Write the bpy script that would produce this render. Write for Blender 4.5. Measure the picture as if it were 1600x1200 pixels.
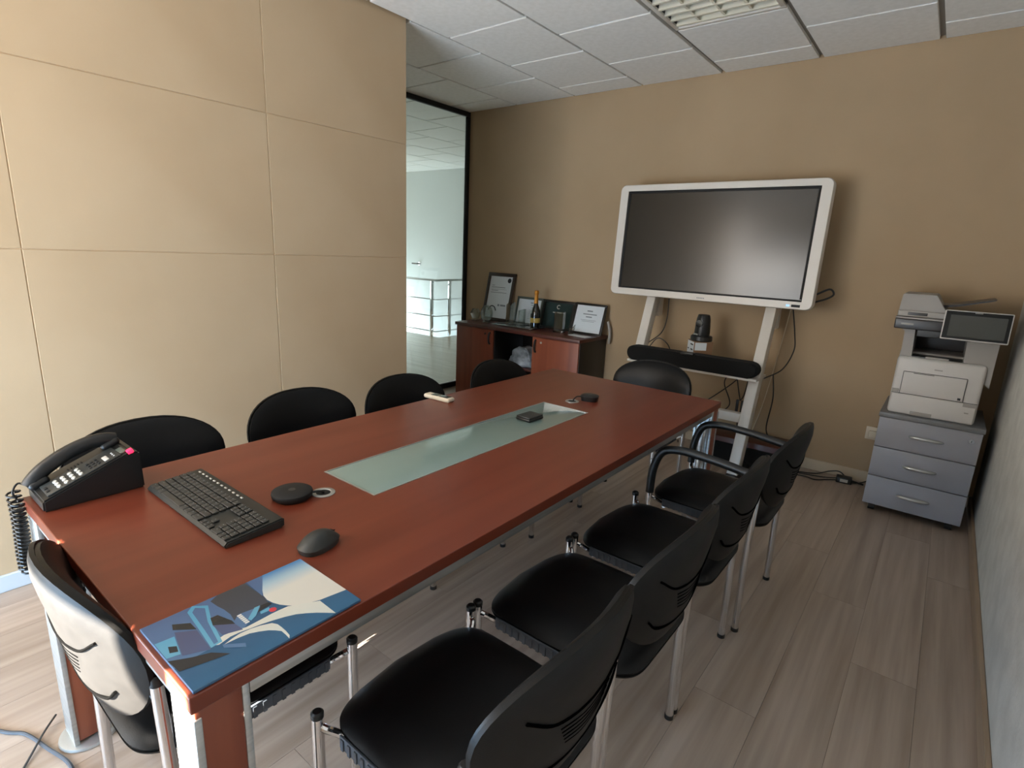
import bpy, bmesh, math, random
from mathutils import Vector, Matrix
random.seed(7)
PI = math.pi
scene = bpy.context.scene
for o in list(bpy.data.objects): bpy.data.objects.remove(o)
COL = scene.collection

# ------------------------------------------------------------------ camera
CAM = Vector((0, 0, 1.3832)); YAW, PITCH, ROLL, FPX = 0.6599, -0.2382, 0.0448, 858.41
fw = Vector((-math.sin(YAW)*math.cos(PITCH), math.cos(YAW)*math.cos(PITCH), math.sin(PITCH)))
rt = Vector((math.cos(YAW), math.sin(YAW), 0)); up = rt.cross(fw)
r2 = math.cos(ROLL)*rt + math.sin(ROLL)*up; u2 = -math.sin(ROLL)*rt + math.cos(ROLL)*up
cd = bpy.data.cameras.new('camera'); cam = bpy.data.objects.new('camera', cd); COL.objects.link(cam)
cam.matrix_world = Matrix(((r2.x, u2.x, -fw.x, CAM.x), (r2.y, u2.y, -fw.y, CAM.y), (r2.z, u2.z, -fw.z, CAM.z), (0, 0, 0, 1)))
cd.sensor_fit = 'HORIZONTAL'; cd.sensor_width = 36; cd.lens = FPX/1600*36; cd.clip_start = 0.02
scene.camera = cam

# ------------------------------------------------------------------ world, sun, daylight, exposure
scene.view_settings.view_transform = 'Standard'; scene.view_settings.look = 'None'
scene.view_settings.gamma = 1; scene.view_settings.use_curve_mapping = False
scene.view_settings.exposure = 0.45
w = bpy.data.worlds.new('world'); scene.world = w; w.use_nodes = True
w.node_tree.nodes['Background'].inputs[0].default_value = (0.72, 0.85, 1.0, 1)
w.node_tree.nodes['Background'].inputs[1].default_value = 2.0
def sun(energy, elev, az, color, angle=0.6):
    l = bpy.data.lights.new('sun', 'SUN'); l.energy = energy; l.color = color; l.angle = math.radians(angle)
    o = bpy.data.objects.new('sun', l); COL.objects.link(o)
    d = Vector((math.sin(az)*math.cos(elev), math.cos(az)*math.cos(elev), -math.sin(elev)))
    o.rotation_euler = d.to_track_quat('-Z', 'Y').to_euler(); o.location = (-1, -6, 5)
def area(name, loc, direction, sx, sy, power, color):
    l = bpy.data.lights.new(name, 'AREA'); l.shape = 'RECTANGLE'; l.size = sx; l.size_y = sy; l.energy = power; l.color = color
    o = bpy.data.objects.new(name, l); COL.objects.link(o); o.location = loc
    o.rotation_euler = Vector(direction).to_track_quat('-Z', 'Y').to_euler()
    return o
NEAR = -1.1
sun(270, math.radians(35), 0.0, (1.0, 0.93, 0.82))
area('low_window_daylight', (-1.66, NEAR+0.06, 0.36), (0, 1, 0), 1.6, 0.44, 38, (0.42, 0.69, 1.0))
area('window_daylight', (-1.66, NEAR+0.06, 0.94), (0, 1, 0.05), 1.6, 0.66, 30, (0.90, 0.95, 1.0))
area('blind_daylight', (-2.0, NEAR+0.09, 1.9), (0, 1, 0.55), 0.94, 1.0, 26, (1.0, 0.96, 0.9))
area('side_gap_daylight', (-2.585, NEAR+0.09, 1.3), (0, 1, 0), 0.07, 2.4, 15, (1.0, 0.95, 0.88))
area('stairwell_daylight', (-8.3, 6.3, -0.5), (1, 0.25, 0.1), 0.8, 2.2, 70, (0.8, 0.92, 1.0))
area('corridor_daylight', (-8.8, 4.6, 1.4), (1, 0.1, 0.12), 2.0, 1.6, 42, (0.97, 1.0, 0.98))

# ------------------------------------------------------------------ helpers
def lin(c):
    def f(v):
        v /= 255.0
        return v/12.92 if v <= 0.04045 else ((v+0.055)/1.055)**2.4
    if isinstance(c, str):
        c = c.lstrip('#'); c = tuple(int(c[i:i+2], 16) for i in (0, 2, 4))
    return tuple(f(v) for v in c) + (1,)
def mat(name, col, rough=0.5, metal=0.0, col2=None, nscale=(8, 8, 8), detail=4, bump=0, bscale=None, coord='Object', spec=None, rnd=0, ramp=(0.35, 0.65), emit=None, coat=0):
    m = bpy.data.materials.new(name); m.use_nodes = True
    nt = m.node_tree; b = nt.nodes['Principled BSDF']
    b.inputs['Base Color'].default_value = lin(col); b.inputs['Roughness'].default_value = rough; b.inputs['Metallic'].default_value = metal
    if spec is not None: b.inputs['Specular IOR Level'].default_value = spec
    if coat: b.inputs['Coat Weight'].default_value = coat
    if emit: b.inputs['Emission Color'].default_value = lin(emit[0]); b.inputs['Emission Strength'].default_value = emit[1]
    tc = nt.nodes.new('ShaderNodeTexCoord'); mp = nt.nodes.new('ShaderNodeMapping'); mp.inputs['Scale'].default_value = nscale
    src = tc.outputs[coord]
    if rnd:
        oi = nt.nodes.new('ShaderNodeObjectInfo'); ad = nt.nodes.new('ShaderNodeVectorMath'); ad.operation = 'ADD'
        sc_ = nt.nodes.new('ShaderNodeMath'); sc_.operation = 'MULTIPLY'; sc_.inputs[1].default_value = 37.0
        nt.links.new(oi.outputs['Random'], sc_.inputs[0]); nt.links.new(src, ad.inputs[0]); nt.links.new(sc_.outputs[0], ad.inputs[1]); src = ad.outputs[0]
    nt.links.new(src, mp.inputs['Vector'])
    nz = nt.nodes.new('ShaderNodeTexNoise'); nz.inputs['Scale'].default_value = 1; nz.inputs['Detail'].default_value = detail
    nt.links.new(mp.outputs[0], nz.inputs['Vector'])
    if col2 is not None:
        rp = nt.nodes.new('ShaderNodeValToRGB'); rp.color_ramp.elements[0].position = ramp[0]; rp.color_ramp.elements[1].position = ramp[1]
        rp.color_ramp.elements[0].color = lin(col); rp.color_ramp.elements[1].color = lin(col2)
        nt.links.new(nz.outputs['Fac'], rp.inputs[0]); out = rp.outputs[0]
        if rnd:
            hs = nt.nodes.new('ShaderNodeHueSaturation'); mr = nt.nodes.new('ShaderNodeMapRange')
            mr.inputs[3].default_value = 1-rnd; mr.inputs[4].default_value = 1+rnd
            nt.links.new(oi.outputs['Random'], mr.inputs[0]); nt.links.new(mr.outputs[0], hs.inputs['Value']); nt.links.new(out, hs.inputs['Color']); out = hs.outputs[0]
        nt.links.new(out, b.inputs['Base Color'])
    if bump:
        bp = nt.nodes.new('ShaderNodeBump'); bp.inputs['Strength'].default_value = bump; bp.inputs['Distance'].default_value = 0.002
        hz = nz
        if bscale:
            hz = nt.nodes.new('ShaderNodeTexNoise'); hz.inputs['Scale'].default_value = bscale; hz.inputs['Detail'].default_value = 3
            nt.links.new(tc.outputs[coord], hz.inputs['Vector'])
        nt.links.new(hz.outputs['Fac'], bp.inputs['Height']); nt.links.new(bp.outputs[0], b.inputs['Normal'])
    return m
def glassmat(name, tint, gloss=0.08, rough=0.02):
    m = bpy.data.materials.new(name); m.use_nodes = True; nt = m.node_tree; nt.nodes.clear()
    out = nt.nodes.new('ShaderNodeOutputMaterial'); mx = nt.nodes.new('ShaderNodeMixShader'); tr = nt.nodes.new('ShaderNodeBsdfTransparent'); gl = nt.nodes.new('ShaderNodeBsdfGlossy')
    lw = nt.nodes.new('ShaderNodeLayerWeight'); lw.inputs[0].default_value = 0.25
    ma = nt.nodes.new('ShaderNodeMath'); ma.operation = 'MULTIPLY_ADD'; ma.inputs[1].default_value = 0.6; ma.inputs[2].default_value = gloss
    nt.links.new(lw.outputs['Fresnel'], ma.inputs[0]); nt.links.new(ma.outputs[0], mx.inputs[0])
    tr.inputs[0].default_value = tint+(1,); gl.inputs['Roughness'].default_value = rough
    nt.links.new(tr.outputs[0], mx.inputs[1]); nt.links.new(gl.outputs[0], mx.inputs[2]); nt.links.new(mx.outputs[0], out.inputs[0])
    return m
def bx(bm, c, s, bev=0, rot=None, seg=2, mi=0):
    mt = Matrix.Translation(Vector(c))
    if rot is not None: mt = mt @ (rot if isinstance(rot, Matrix) else Matrix.Rotation(rot, 4, 'Z'))
    r = bmesh.ops.create_cube(bm, size=1, matrix=mt @ Matrix.Diagonal((s[0], s[1], s[2], 1)))
    vs = r['verts']; fs = {f for v in vs for f in v.link_faces}
    for f in fs: f.material_index = mi
    if bev:
        es = list({e for v in vs for e in v.link_edges})
        rr = bmesh.ops.bevel(bm, geom=es, offset=bev, segments=seg, affect='EDGES', profile=0.5, clamp_overlap=True)
        for f in rr['faces']: f.material_index = mi
def box(lo, hi, bev=0, seg=2):
    bm = bmesh.new(); bx(bm, [(a+b)/2 for a, b in zip(lo, hi)], [b-a for a, b in zip(lo, hi)], bev, seg=seg); return bm
def tube(bm, pts, r, n=10, cap=True, mi=0):
    pts = [Vector(p) for p in pts]; rings = []; prev = None
    for i, p in enumerate(pts):
        t = (pts[min(i+1, len(pts)-1)] - pts[max(i-1, 0)]).normalized()
        if prev is None:
            a = Vector((0, 0, 1)) if abs(t.z) < 0.9 else Vector((1, 0, 0)); nn = t.cross(a).normalized()
        else:
            nn = (prev - t*prev.dot(t)).normalized()
        prev = nn; b = t.cross(nn)
        rad = r[i] if isinstance(r, (list, tuple)) else r
        rings.append([bm.verts.new(p + rad*(math.cos(2*PI*k/n)*nn + math.sin(2*PI*k/n)*b)) for k in range(n)])
    for a, b in zip(rings, rings[1:]):
        for k in range(n): bm.faces.new((a[k], a[(k+1) % n], b[(k+1) % n], b[k])).material_index = mi
    if cap:
        bm.faces.new(rings[0][::-1]).material_index = mi; bm.faces.new(rings[-1]).material_index = mi
def lathe(bm, prof, c=(0, 0, 0), n=24, sx=1, sy=1):
    rings = []
    for r, z in prof:
        rings.append([bm.verts.new((c[0]+sx*r*math.cos(2*PI*k/n), c[1]+sy*r*math.sin(2*PI*k/n), c[2]+z)) for k in range(n)])
    for a, b in zip(rings, rings[1:]):
        for k in range(n): bm.faces.new((a[k], a[(k+1) % n], b[(k+1) % n], b[k]))
    bm.faces.new(rings[0][::-1]); bm.faces.new(rings[-1])
def prism(bm, pts, axis, a, b, mi=0):
    def P(u, v, t): return {'x': (t, u, v), 'y': (u, t, v), 'z': (u, v, t)}[axis]
    A = [bm.verts.new(P(u, v, a)) for u, v in pts]; B = [bm.verts.new(P(u, v, b)) for u, v in pts]; n = len(pts)
    bm.faces.new(A[::-1]).material_index = mi; bm.faces.new(B).material_index = mi
    for k in range(n): bm.faces.new((A[k], A[(k+1) % n], B[(k+1) % n], B[k])).material_index = mi
def disc_solid(bm, ft, fb, n=40, rings=(1, .97, .9, .75, .5, .25)):
    T = [[bm.verts.new(ft(r, 2*PI*k/n)) for k in range(n)] for r in rings]; Tc = bm.verts.new(ft(0, 0))
    B = [[bm.verts.new(fb(r, 2*PI*k/n)) for k in range(n)] for r in rings]; Bc = bm.verts.new(fb(0, 0))
    for k in range(n):
        j = (k+1) % n
        for a, b in zip(T, T[1:]): bm.faces.new((a[k], a[j], b[j], b[k]))
        for a, b in zip(B, B[1:]): bm.faces.new((a[j], a[k], b[k], b[j]))
        bm.faces.new((T[-1][k], T[-1][j], Tc)); bm.faces.new((B[-1][j], B[-1][k], Bc))
        bm.faces.new((B[0][k], B[0][j], T[0][j], T[0][k]))
def smoothpath(pts, n=8):
    pts = [Vector(p) for p in pts]; out = []
    P = [pts[0]*2-pts[1]] + pts + [pts[-1]*2-pts[-2]]
    for i in range(1, len(P)-2):
        a, b, c, d = P[i-1], P[i], P[i+1], P[i+2]
        for k in range(n):
            t = k/n
            out.append(0.5*((2*b)+(c-a)*t+(2*a-5*b+4*c-d)*t*t+(3*b-a-3*c+d)*t**3))
    out.append(pts[-1]); return out
def obj(name, bm, m, parent=None, loc=None, smooth=35):
    bmesh.ops.recalc_face_normals(bm, faces=bm.faces)
    me = bpy.data.meshes.new(name); bm.to_mesh(me); bm.free()
    for x in (m if isinstance(m, (list, tuple)) else [m]): me.materials.append(x)
    if smooth:
        me.polygons.foreach_set('use_smooth', [True]*len(me.polygons)); me.set_sharp_from_angle(angle=math.radians(smooth))
    o = bpy.data.objects.new(name, me); COL.objects.link(o)
    if parent: o.parent = parent
    if loc: o.location = loc
    return o
def tag(o, label, cat, group=None, kind=None):
    o['label'] = label; o['category'] = cat
    if group: o['group'] = group
    if kind: o['kind'] = kind
    return o
def thing(name, label, cat, loc=(0, 0, 0), rz=0, group=None):
    o = bpy.data.objects.new(name, None); o.empty_display_size = 0.05; COL.objects.link(o)
    o.location = loc; o.rotation_euler = (0, 0, rz); return tag(o, label, cat, group)
def struct(name, bm, m, parent=None, label=None):
    o = obj(name, bm, m, parent, smooth=20)
    if not parent:
        o['kind'] = 'structure'; o['category'] = name.split('_')[0]
        if label: o['label'] = label
    return o
def inst(src, name, parent, loc, scale=None):
    o = bpy.data.objects.new(name, src); COL.objects.link(o); o.parent = parent; o.location = loc
    if scale: o.scale = scale
    return o

# ------------------------------------------------------------------ materials
M = {}
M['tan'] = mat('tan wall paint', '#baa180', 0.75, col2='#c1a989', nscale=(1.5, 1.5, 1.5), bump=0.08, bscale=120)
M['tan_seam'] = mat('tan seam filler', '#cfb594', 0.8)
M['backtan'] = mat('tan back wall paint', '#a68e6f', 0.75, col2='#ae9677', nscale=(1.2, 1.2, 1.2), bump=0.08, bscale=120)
M['plaster'] = mat('rough pale plaster', '#c8c5be', 0.9, col2='#d6d3cc', nscale=(9, 9, 9), bump=0.7, bscale=60)
M['tile'] = mat('mineral fibre ceiling tile', '#f0eeea', 0.9, col2='#e9e7e2', nscale=(30, 30, 30), bump=0.15, bscale=200)
M['runner'] = mat('grey ceiling runner', '#8f8c86', 0.5, 0.2)
M['plank'] = mat('oak laminate plank', '#998778', 0.36, col2='#b8a799', nscale=(26, 1.1, 6), detail=7, rnd=0.05, bump=0.03, ramp=(0.3, 0.7))
M['corridor_floor'] = mat('corridor laminate', '#b3a48f', 0.3, col2='#9c8d79', nscale=(1.2, 12, 1))
M['floorbase'] = mat('dark floor joint', '#6b5e54', 0.8)
M['base_cream'] = mat('cream baseboard', '#c8b79d', 0.55)
M['base_oak'] = mat('oak baseboard', '#a89078', 0.5, col2='#97806a', nscale=(8, 2, 30))
M['base_white'] = mat('white baseboard', '#c9d2d8', 0.45)
M['white_wall'] = mat('white corridor paint', '#c9cdca', 0.8, col2='#cfd3d0', nscale=(1, 1, 1))
M['cherry'] = mat('cherry laminate', '#6b2f1f', 0.3, col2='#7c3c29', nscale=(14, 0.9, 14), detail=5, ramp=(0.3, 0.75))
M['cherry_v'] = mat('cherry laminate upright', '#7a3b26', 0.4, col2='#8d4a30', nscale=(14, 14, 0.9), detail=5)
M['darkwood'] = mat('dark cherry laminate', '#472019', 0.35, col2='#54281e', nscale=(1, 14, 14))
M['alu'] = mat('brushed aluminium', '#c2c4c2', 0.38, 0.75, col2='#b4b6b5', nscale=(3, 3, 120))
M['chrome'] = mat('chrome tube', '#e6e7ea', 0.1, 1.0, col2='#dcdde0', nscale=(5, 5, 5))
M['leather'] = mat('black leatherette', '#070708', 0.4, col2='#0a0a0b', nscale=(60, 60, 60), bump=0.12, bscale=350, spec=0.25)
M['shell'] = mat('black moulded plastic', '#131211', 0.5, col2='#161514', nscale=(30, 30, 30), bump=0.1, bscale=500, spec=0.22)
M['groove'] = mat('moulded groove', '#040404', 0.9, spec=0.0)
M['blackp'] = mat('black plastic', '#121212', 0.4, col2='#171717', nscale=(40, 40, 40))
M['blackm'] = mat('matte black', '#0a0a0a', 0.7, col2='#0d0d0d', nscale=(40, 40, 40))
M['darkgrey'] = mat('dark grey plastic', '#2a2c2b', 0.45, col2='#2f3130', nscale=(40, 40, 40))
M['key'] = mat('key plastic', '#343330', 0.5, col2='#393835', nscale=(60, 60, 60))
M['print'] = mat('pale legend print', '#b9b6ae', 0.6)
M['greyrib'] = mat('grey ribbed plastic', '#4d535b', 0.5, col2='#454b53', nscale=(20, 20, 20))
M['frost'] = mat('frosted green glass', '#7c908b', 0.07, col2='#83968f', nscale=(2, 2, 2), spec=0.6)
M['white_en'] = mat('white enamel', '#d9d3ca', 0.35, col2='#d4cec5', nscale=(3, 3, 3))
M['screen'] = mat('dark glossy screen', '#2e2b26', 0.2, col2='#302d28', nscale=(2, 2, 2), spec=0.6)
M['cloth'] = mat('black speaker cloth', '#060606', 0.95, bump=0.5, bscale=600)
M['card'] = mat('brown cardboard', '#7a5b42', 0.8, col2='#846449', nscale=(4, 4, 30))
M['paper'] = mat('white paper', '#d5dbde', 0.7, col2='#d0d6d9', nscale=(5, 5, 5))
M['ink'] = mat('grey ink', '#7b8287', 0.7)
M['inkdark'] = mat('dark ink', '#22252a', 0.7)
M['blackframe'] = mat('black frame', '#1a1512', 0.35)
M['brownframe'] = mat('dark brown frame', '#2c1f19', 0.4, col2='#35261e', nscale=(20, 20, 3))
M['slate'] = mat('dark slate plaque', '#22302f', 0.15, col2='#2c3a39', nscale=(4, 4, 4))
M['greyframe'] = mat('grey green frame', '#4f554e', 0.4)
M['silver_lam'] = mat('silver grey laminate', '#9b9ca3', 0.45, col2='#95969d', nscale=(3, 3, 3), bump=0.05, bscale=300)
M['top_lam'] = mat('grey top board', '#77787a', 0.45, col2='#707173', nscale=(3, 3, 3))
M['printer'] = mat('warm white plastic', '#c9c5c0', 0.45, col2='#c4c0bb', nscale=(3, 3, 3))
M['printer_g'] = mat('light grey plastic', '#9d9892', 0.5, col2='#98938d', nscale=(3, 3, 3))
M['printer_d'] = mat('charcoal plastic', '#2e2c2c', 0.35, col2='#323030', nscale=(3, 3, 3))
M['lcd'] = mat('grey display glass', '#3e403d', 0.12, col2='#41433f', nscale=(2, 2, 2))
M['gold'] = mat('gold foil', '#b8741c', 0.35, 0.4, col2='#c98a2c', nscale=(60, 60, 30), bump=0.3, bscale=150)
M['bottle'] = mat('dark bottle glass', '#0b0a08', 0.06, col2='#100e0a', nscale=(4, 4, 4), spec=0.8)
M['label'] = mat('gold bottle label', '#a58b45', 0.4)
M['silver'] = mat('silver tray metal', '#a9abac', 0.18, 0.95, col2='#8e9091', nscale=(30, 30, 30))
M['plasticbag'] = mat('grey plastic bag', '#5f6265', 0.3, col2='#9a9da0', nscale=(12, 12, 12), bump=0.6, bscale=25)
M['lv_white'] = mat('white louvre blade', '#e8e2cf', 0.3, col2='#e2dcc8', nscale=(5, 5, 5))
M['lv_dark'] = mat('grey reflector', '#403f38', 0.35, 0.3)  # darkened to put the shade between the blades into the colour
M['red'] = mat('red indicator lamp', '#ff2050', 0.4, emit=('#ff2a50', 1.6))
M['led'] = mat('pale blue indicator', '#9fd0ff', 0.4, emit=('#9fd0ff', 0.6))
M['ivory'] = mat('ivory plastic', '#d9cdb8', 0.4, col2='#d2c6b0', nscale=(9, 9, 9))
M['gum'] = mat('grey rubber', '#3a3a3a', 0.7)
M['blind'] = mat('grey roller blind', '#8c8f8c', 0.9, col2='#868986', nscale=(60, 60, 60))
GLASS = glassmat('clear partition glass', (0.86, 0.9, 0.88), 0.03)
CRYSTAL = glassmat('crystal glass', (0.8, 0.84, 0.83), 0.22, 0.05)

# ------------------------------------------------------------------ room shell
H, L, R, B, LEND, G = 2.627, -2.698, 0.3209, 4.129, 2.3455, -3.85
fl = struct('floor', box((G-0.05, NEAR-0.1, -0.08), (R+0.1, B+0.1, -0.004)), M['floorbase'], label='grey brown oak laminate floor of the meeting room')
PW, PL = 0.1945, 1.29
pm_full = None
col_i = 0
x = 0.15-PW*22
while x < R:
    x0, x1 = max(x, G), min(x+PW, R); y = NEAR - (0.31*col_i % 1.0)*PL
    while y < B:
        y0, y1 = max(y, NEAR), min(y+PL, B)
        if x1-x0 > 0.005 and y1-y0 > 0.01 and not (x1 < L-0.02 and y1 < LEND-0.2):
            g = 0.0005
            inst_bm = box((-(x1-x0)/2+g, -(y1-y0)/2+g, -0.004), ((x1-x0)/2-g, (y1-y0)/2-g, 0.0))
            p = obj('plank', inst_bm, M['plank'], fl, ((x0+x1)/2, (y0+y1)/2, 0), smooth=0)
        y += PL
    x += PW; col_i += 1
# ceiling
A0, Q, C0 = -2.687, 0.6, 3.2716
LIGHT = (A0+2*Q, A0+3*Q, C0-0.6, C0)
bm = bmesh.new(); lz0, lz1 = H+0.018, H+0.14
for lo, hi in (((-9.0, NEAR-0.1, lz0), (LIGHT[0]+0.008, 7.0, lz1)), ((LIGHT[1]-0.008, NEAR-0.1, lz0), (R+0.15, 7.0, lz1)), ((LIGHT[0]+0.008, NEAR-0.1, lz0), (LIGHT[1]-0.008, LIGHT[2]+0.008, lz1)), ((LIGHT[0]+0.008, LIGHT[3]-0.008, lz0), (LIGHT[1]-0.008, 7.0, lz1)), ((LIGHT[0], LIGHT[2], lz1), (LIGHT[1], LIGHT[3], lz1+0.02))):
    bx(bm, [(a+b)/2 for a, b in zip(lo, hi)], [b-a for a, b in zip(lo, hi)])
ce = struct('ceiling', bm, M['runner'], label='suspended ceiling of white mineral tiles in a grey grid')
for ci in range(-10, 5):
    xa, xb = A0+ci*Q, A0+(ci+1)*Q
    off = 0 if ci % 2 == 0 else 0.3
    ylo, yhi = (NEAR, B) if ci >= 0 else ((LEND, B) if xa > G-0.1 else (2.4, 6.8))
    k = -12
    while C0+off+k*0.6 < yhi:
        ya, yb = C0+off+k*0.6, C0+off+(k+1)*0.6; k += 1
        a, b_ = max(ya, ylo), min(yb, yhi); xl, xr = max(xa, -8.9), min(xb, R)
        if ci == 0: xl = max(xl, L)
        if b_-a < 0.03: continue
        if ci == 2 and abs(ya-LIGHT[2]) < 0.01: continue
        gx = 0.012 if ci >= 1 else 0.007
        gl_ = 0.014 if ci >= 2 else 0.008
        gr_ = 0.014 if ci >= 1 else 0.008
        gy = 0.009
        dx, dy = (xr-xl-gl_-gr_), (b_-a-2*gy)
        bm = box((-dx/2, -dy/2, 0), (dx/2, dy/2, 0.02), 0.0015, 1)
        obj('tile', bm, M['tile'], ce, ((xl+gl_+xr-gr_)/2, a+gy+dy/2, H-0.002), smooth=0)
# left wall of painted panels
wl = struct('wall_left', box((L-0.12, NEAR-0.1, 0), (L-0.0015, LEND, H+0.02)), M['tan_seam'], label='tan painted panel wall with raised seams beside the table')
ys = [NEAR-0.05, NEAR, -0.463, 0.509, 1.481, LEND]; zs = [0.0, 1.311, 1.966, H+0.01]
for i in range(5):
    for j in range(3):
        g = 0.0017
        ya, yb = ys[i]+(g if i else 0), ys[i+1]-(g if i < 4 else 0)
        bm = box((-0.003, -(yb-ya)/2, -(zs[j+1]-zs[j])/2+g), (0.003, (yb-ya)/2, (zs[j+1]-zs[j])/2-g), 0.0012, 1)
        obj('panel', bm, M['tan'], wl, (L-0.001, (ya+yb)/2, (zs[j]+zs[j+1])/2), smooth=0)
struct('wall_return', box((G-0.12, LEND-0.12, 0), (L-0.0045, LEND-0.001, H+0.02)), M['tan'], label='short tan wall closing the alcove beside the glass')
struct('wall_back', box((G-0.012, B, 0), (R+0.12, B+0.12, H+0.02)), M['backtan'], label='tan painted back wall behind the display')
struct('wall_right', box((R, NEAR-0.1, 0), (R+0.12, B, H+0.02)), M['plaster'], label='rough pale plaster wall at the right')
# near wall behind the camera: frosted low window, blind above it, added slot that shapes the sunbeam
bm = bmesh.new()
SUN_SLOT = (-1.43, -0.778, 1.45, 1.75)  # unseen opening added to aim sun at the chair back and table edge
for lo, hi in (((L-0.12, NEAR-0.12, 0), (SUN_SLOT[0], NEAR, H+0.02)), ((SUN_SLOT[0], NEAR-0.12, SUN_SLOT[3]), (SUN_SLOT[1], NEAR, H+0.02)), ((SUN_SLOT[0], NEAR-0.12, 0), (SUN_SLOT[1], NEAR, SUN_SLOT[2])), ((SUN_SLOT[1], NEAR-0.12, 0), (R+0.12, NEAR, H+0.02)), ((-0.999, NEAR-0.12, SUN_SLOT[2]), (-0.850, NEAR, SUN_SLOT[3]))):  # last box: bar added to keep sun off the floor beside the leg
    bx(bm, [(a+b)/2 for a, b in zip(lo, hi)], [b-a for a, b in zip(lo, hi)])
struct('wall_near', bm, M['tan'], label='tan wall with windows and an added sun slot behind the viewpoint')
wn = struct('window_2', box((-2.46, NEAR, 0.14), (-0.78, NEAR+0.012, 1.30)), M['blind'], label='wide low frosted window behind the viewpoint')
for lo, hi in (((-2.5, NEAR, 0.1), (-0.74, NEAR+0.04, 0.14)), ((-2.5, NEAR, 1.30), (-0.74, NEAR+0.04, 1.34)), ((-2.5, NEAR, 0.14), (-2.46, NEAR+0.04, 1.30)), ((-0.78, NEAR, 0.14), (-0.74, NEAR+0.04, 1.30))):
    obj('window_frame', box(lo, hi, 0.004), M['alu'], wn)
bd = thing('roller_blind', 'grey roller blind drawn down over the upper window behind the viewpoint', 'blind', (-2.0, NEAR+0.03, 0))
obj('fabric', box((-0.48, -0.005, 1.38), (0.48, 0.005, 2.4)), M['blind'], bd)
bm = bmesh.new(); tube(bm, [(-0.5, 0, 2.43), (0.5, 0, 2.43)], 0.026, 16); obj('roller', bm, M['alu'], bd)
bm = bmesh.new(); tube(bm, [(-0.48, 0, 1.37), (0.48, 0, 1.37)], 0.012, 10); obj('bottom_bar', bm, M['alu'], bd)
# baseboards
def baseboard(name, lo, hi, m, lab): struct(name, box(lo, hi, 0.004), m, label=lab)
baseboard('baseboard_back', (-2.2, B-0.014, 0), (R, B, 0.075), M['base_cream'], 'cream baseboard along the back wall')
baseboard('baseboard_right', (R-0.016, NEAR, 0), (R, B-0.014, 0.075), M['base_oak'], 'oak baseboard along the right wall')
baseboard('baseboard_left', (L+0.002, NEAR, 0), (L+0.016, LEND, 0.07), M['base_white'], 'white baseboard along the left panel wall')
# glass partition
gp = struct('window_1', box((G-0.004, LEND+0.05, 0.06), (G+0.004, B-0.03, H-0.03)), GLASS, label='tall clear glass partition in a black frame looking into the corridor')
for nm, lo, hi in (('frame_rail', (G-0.015, LEND, 0), (G+0.015, B, 0.05)), ('frame_rail', (G-0.015, LEND, H-0.045), (G+0.015, B, H-0.004)), ('frame_stile', (G-0.015, B-0.04, 0.05), (G+0.015, B-0.001, H-0.045)), ('frame_stile', (G-0.025, LEND, 0.05), (G+0.025, LEND+0.045, H-0.045))):
    obj(nm, box(lo, hi, 0.003), M['blackm'], gp)
# corridor beyond
struct('floor_corridor', box((-9.0, 2.3, -0.08), (G-0.05, 6.06, 0.0)), M['corridor_floor'], label='pale laminate landing floor beyond the glass')
struct('floor_landing', box((-6.2, 6.06, -0.08), (G-0.05, 6.8, 0.0)), M['corridor_floor'], label='strip of landing floor beside the stair rail')
struct('wall_corridor', box((-9.0, 6.8, -2.2), (G+0.12, 6.92, H+0.02)), M['white_wall'], label='pale grey wall at the far side of the landing')
bm = bmesh.new()
for lo, hi in (((-9.12, 2.2, -2.2), (-9.0, 6.92, H+0.02)), ((-9.0, 2.18, -0.08), (G-0.12, 2.3, H+0.02)), ((G-0.012, B+0.12, 0), (G+0.12, 6.8, H+0.02))):
    bx(bm, [(a+b)/2 for a, b in zip(lo, hi)], [b-a for a, b in zip(lo, hi)])
struct('wall_landing', bm, M['white_wall'], label='pale side walls of the landing')
struct('floor_stairwell', box((-9.0, 6.06, -2.3), (-6.2, 6.8, -2.2)), M['white_wall'], label='white floor at the bottom of the stairwell')
rl = thing('stair_railing', 'steel stair railing with flat handrail seen through the glass', 'railing', (-6.25, 6.03, 0))
def rpart(nm, lo, hi, m): obj(nm, box(lo, hi, 0.003), m, rl)
rpart('handrail', (-2.6, -0.03, 0.87), (0.03, 0.03, 0.9), M['alu']); rpart('handrail', (-0.03, 0.03, 0.87), (0.03, 0.74, 0.9), M['alu'])
for z in (0.58, 0.32, 0.08):
    rpart('rail', (-2.6, -0.008, z), (0, 0.008, z+0.016), M['chrome']); rpart('rail', (-0.008, 0.008, z), (0.008, 0.74, z+0.016), M['chrome'])
for px, py in ((-0.09, 0), (0.0, 0.3), (-1.3, 0), (-2.5, 0)): rpart('post', (px-0.02, py-0.02, 0), (px+0.02, py+0.02, 0.87), M['chrome'])
hk = thing('wall_hook', 'small steel bracket on the pale corridor wall above the railing', 'bracket', (-7.47, 6.8, 1.085))
bm = bmesh.new(); tube(bm, [(0, 0, 0), (0, -0.06, 0), (-0.13, -0.06, 0)], 0.012, 8); obj('lever', bm, M['gum'], hk)
bm = bmesh.new(); tube(bm, [(0, 0, 0), (0, -0.012, 0)], 0.03, 16); obj('rose', bm, M['chrome'], hk)

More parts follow.
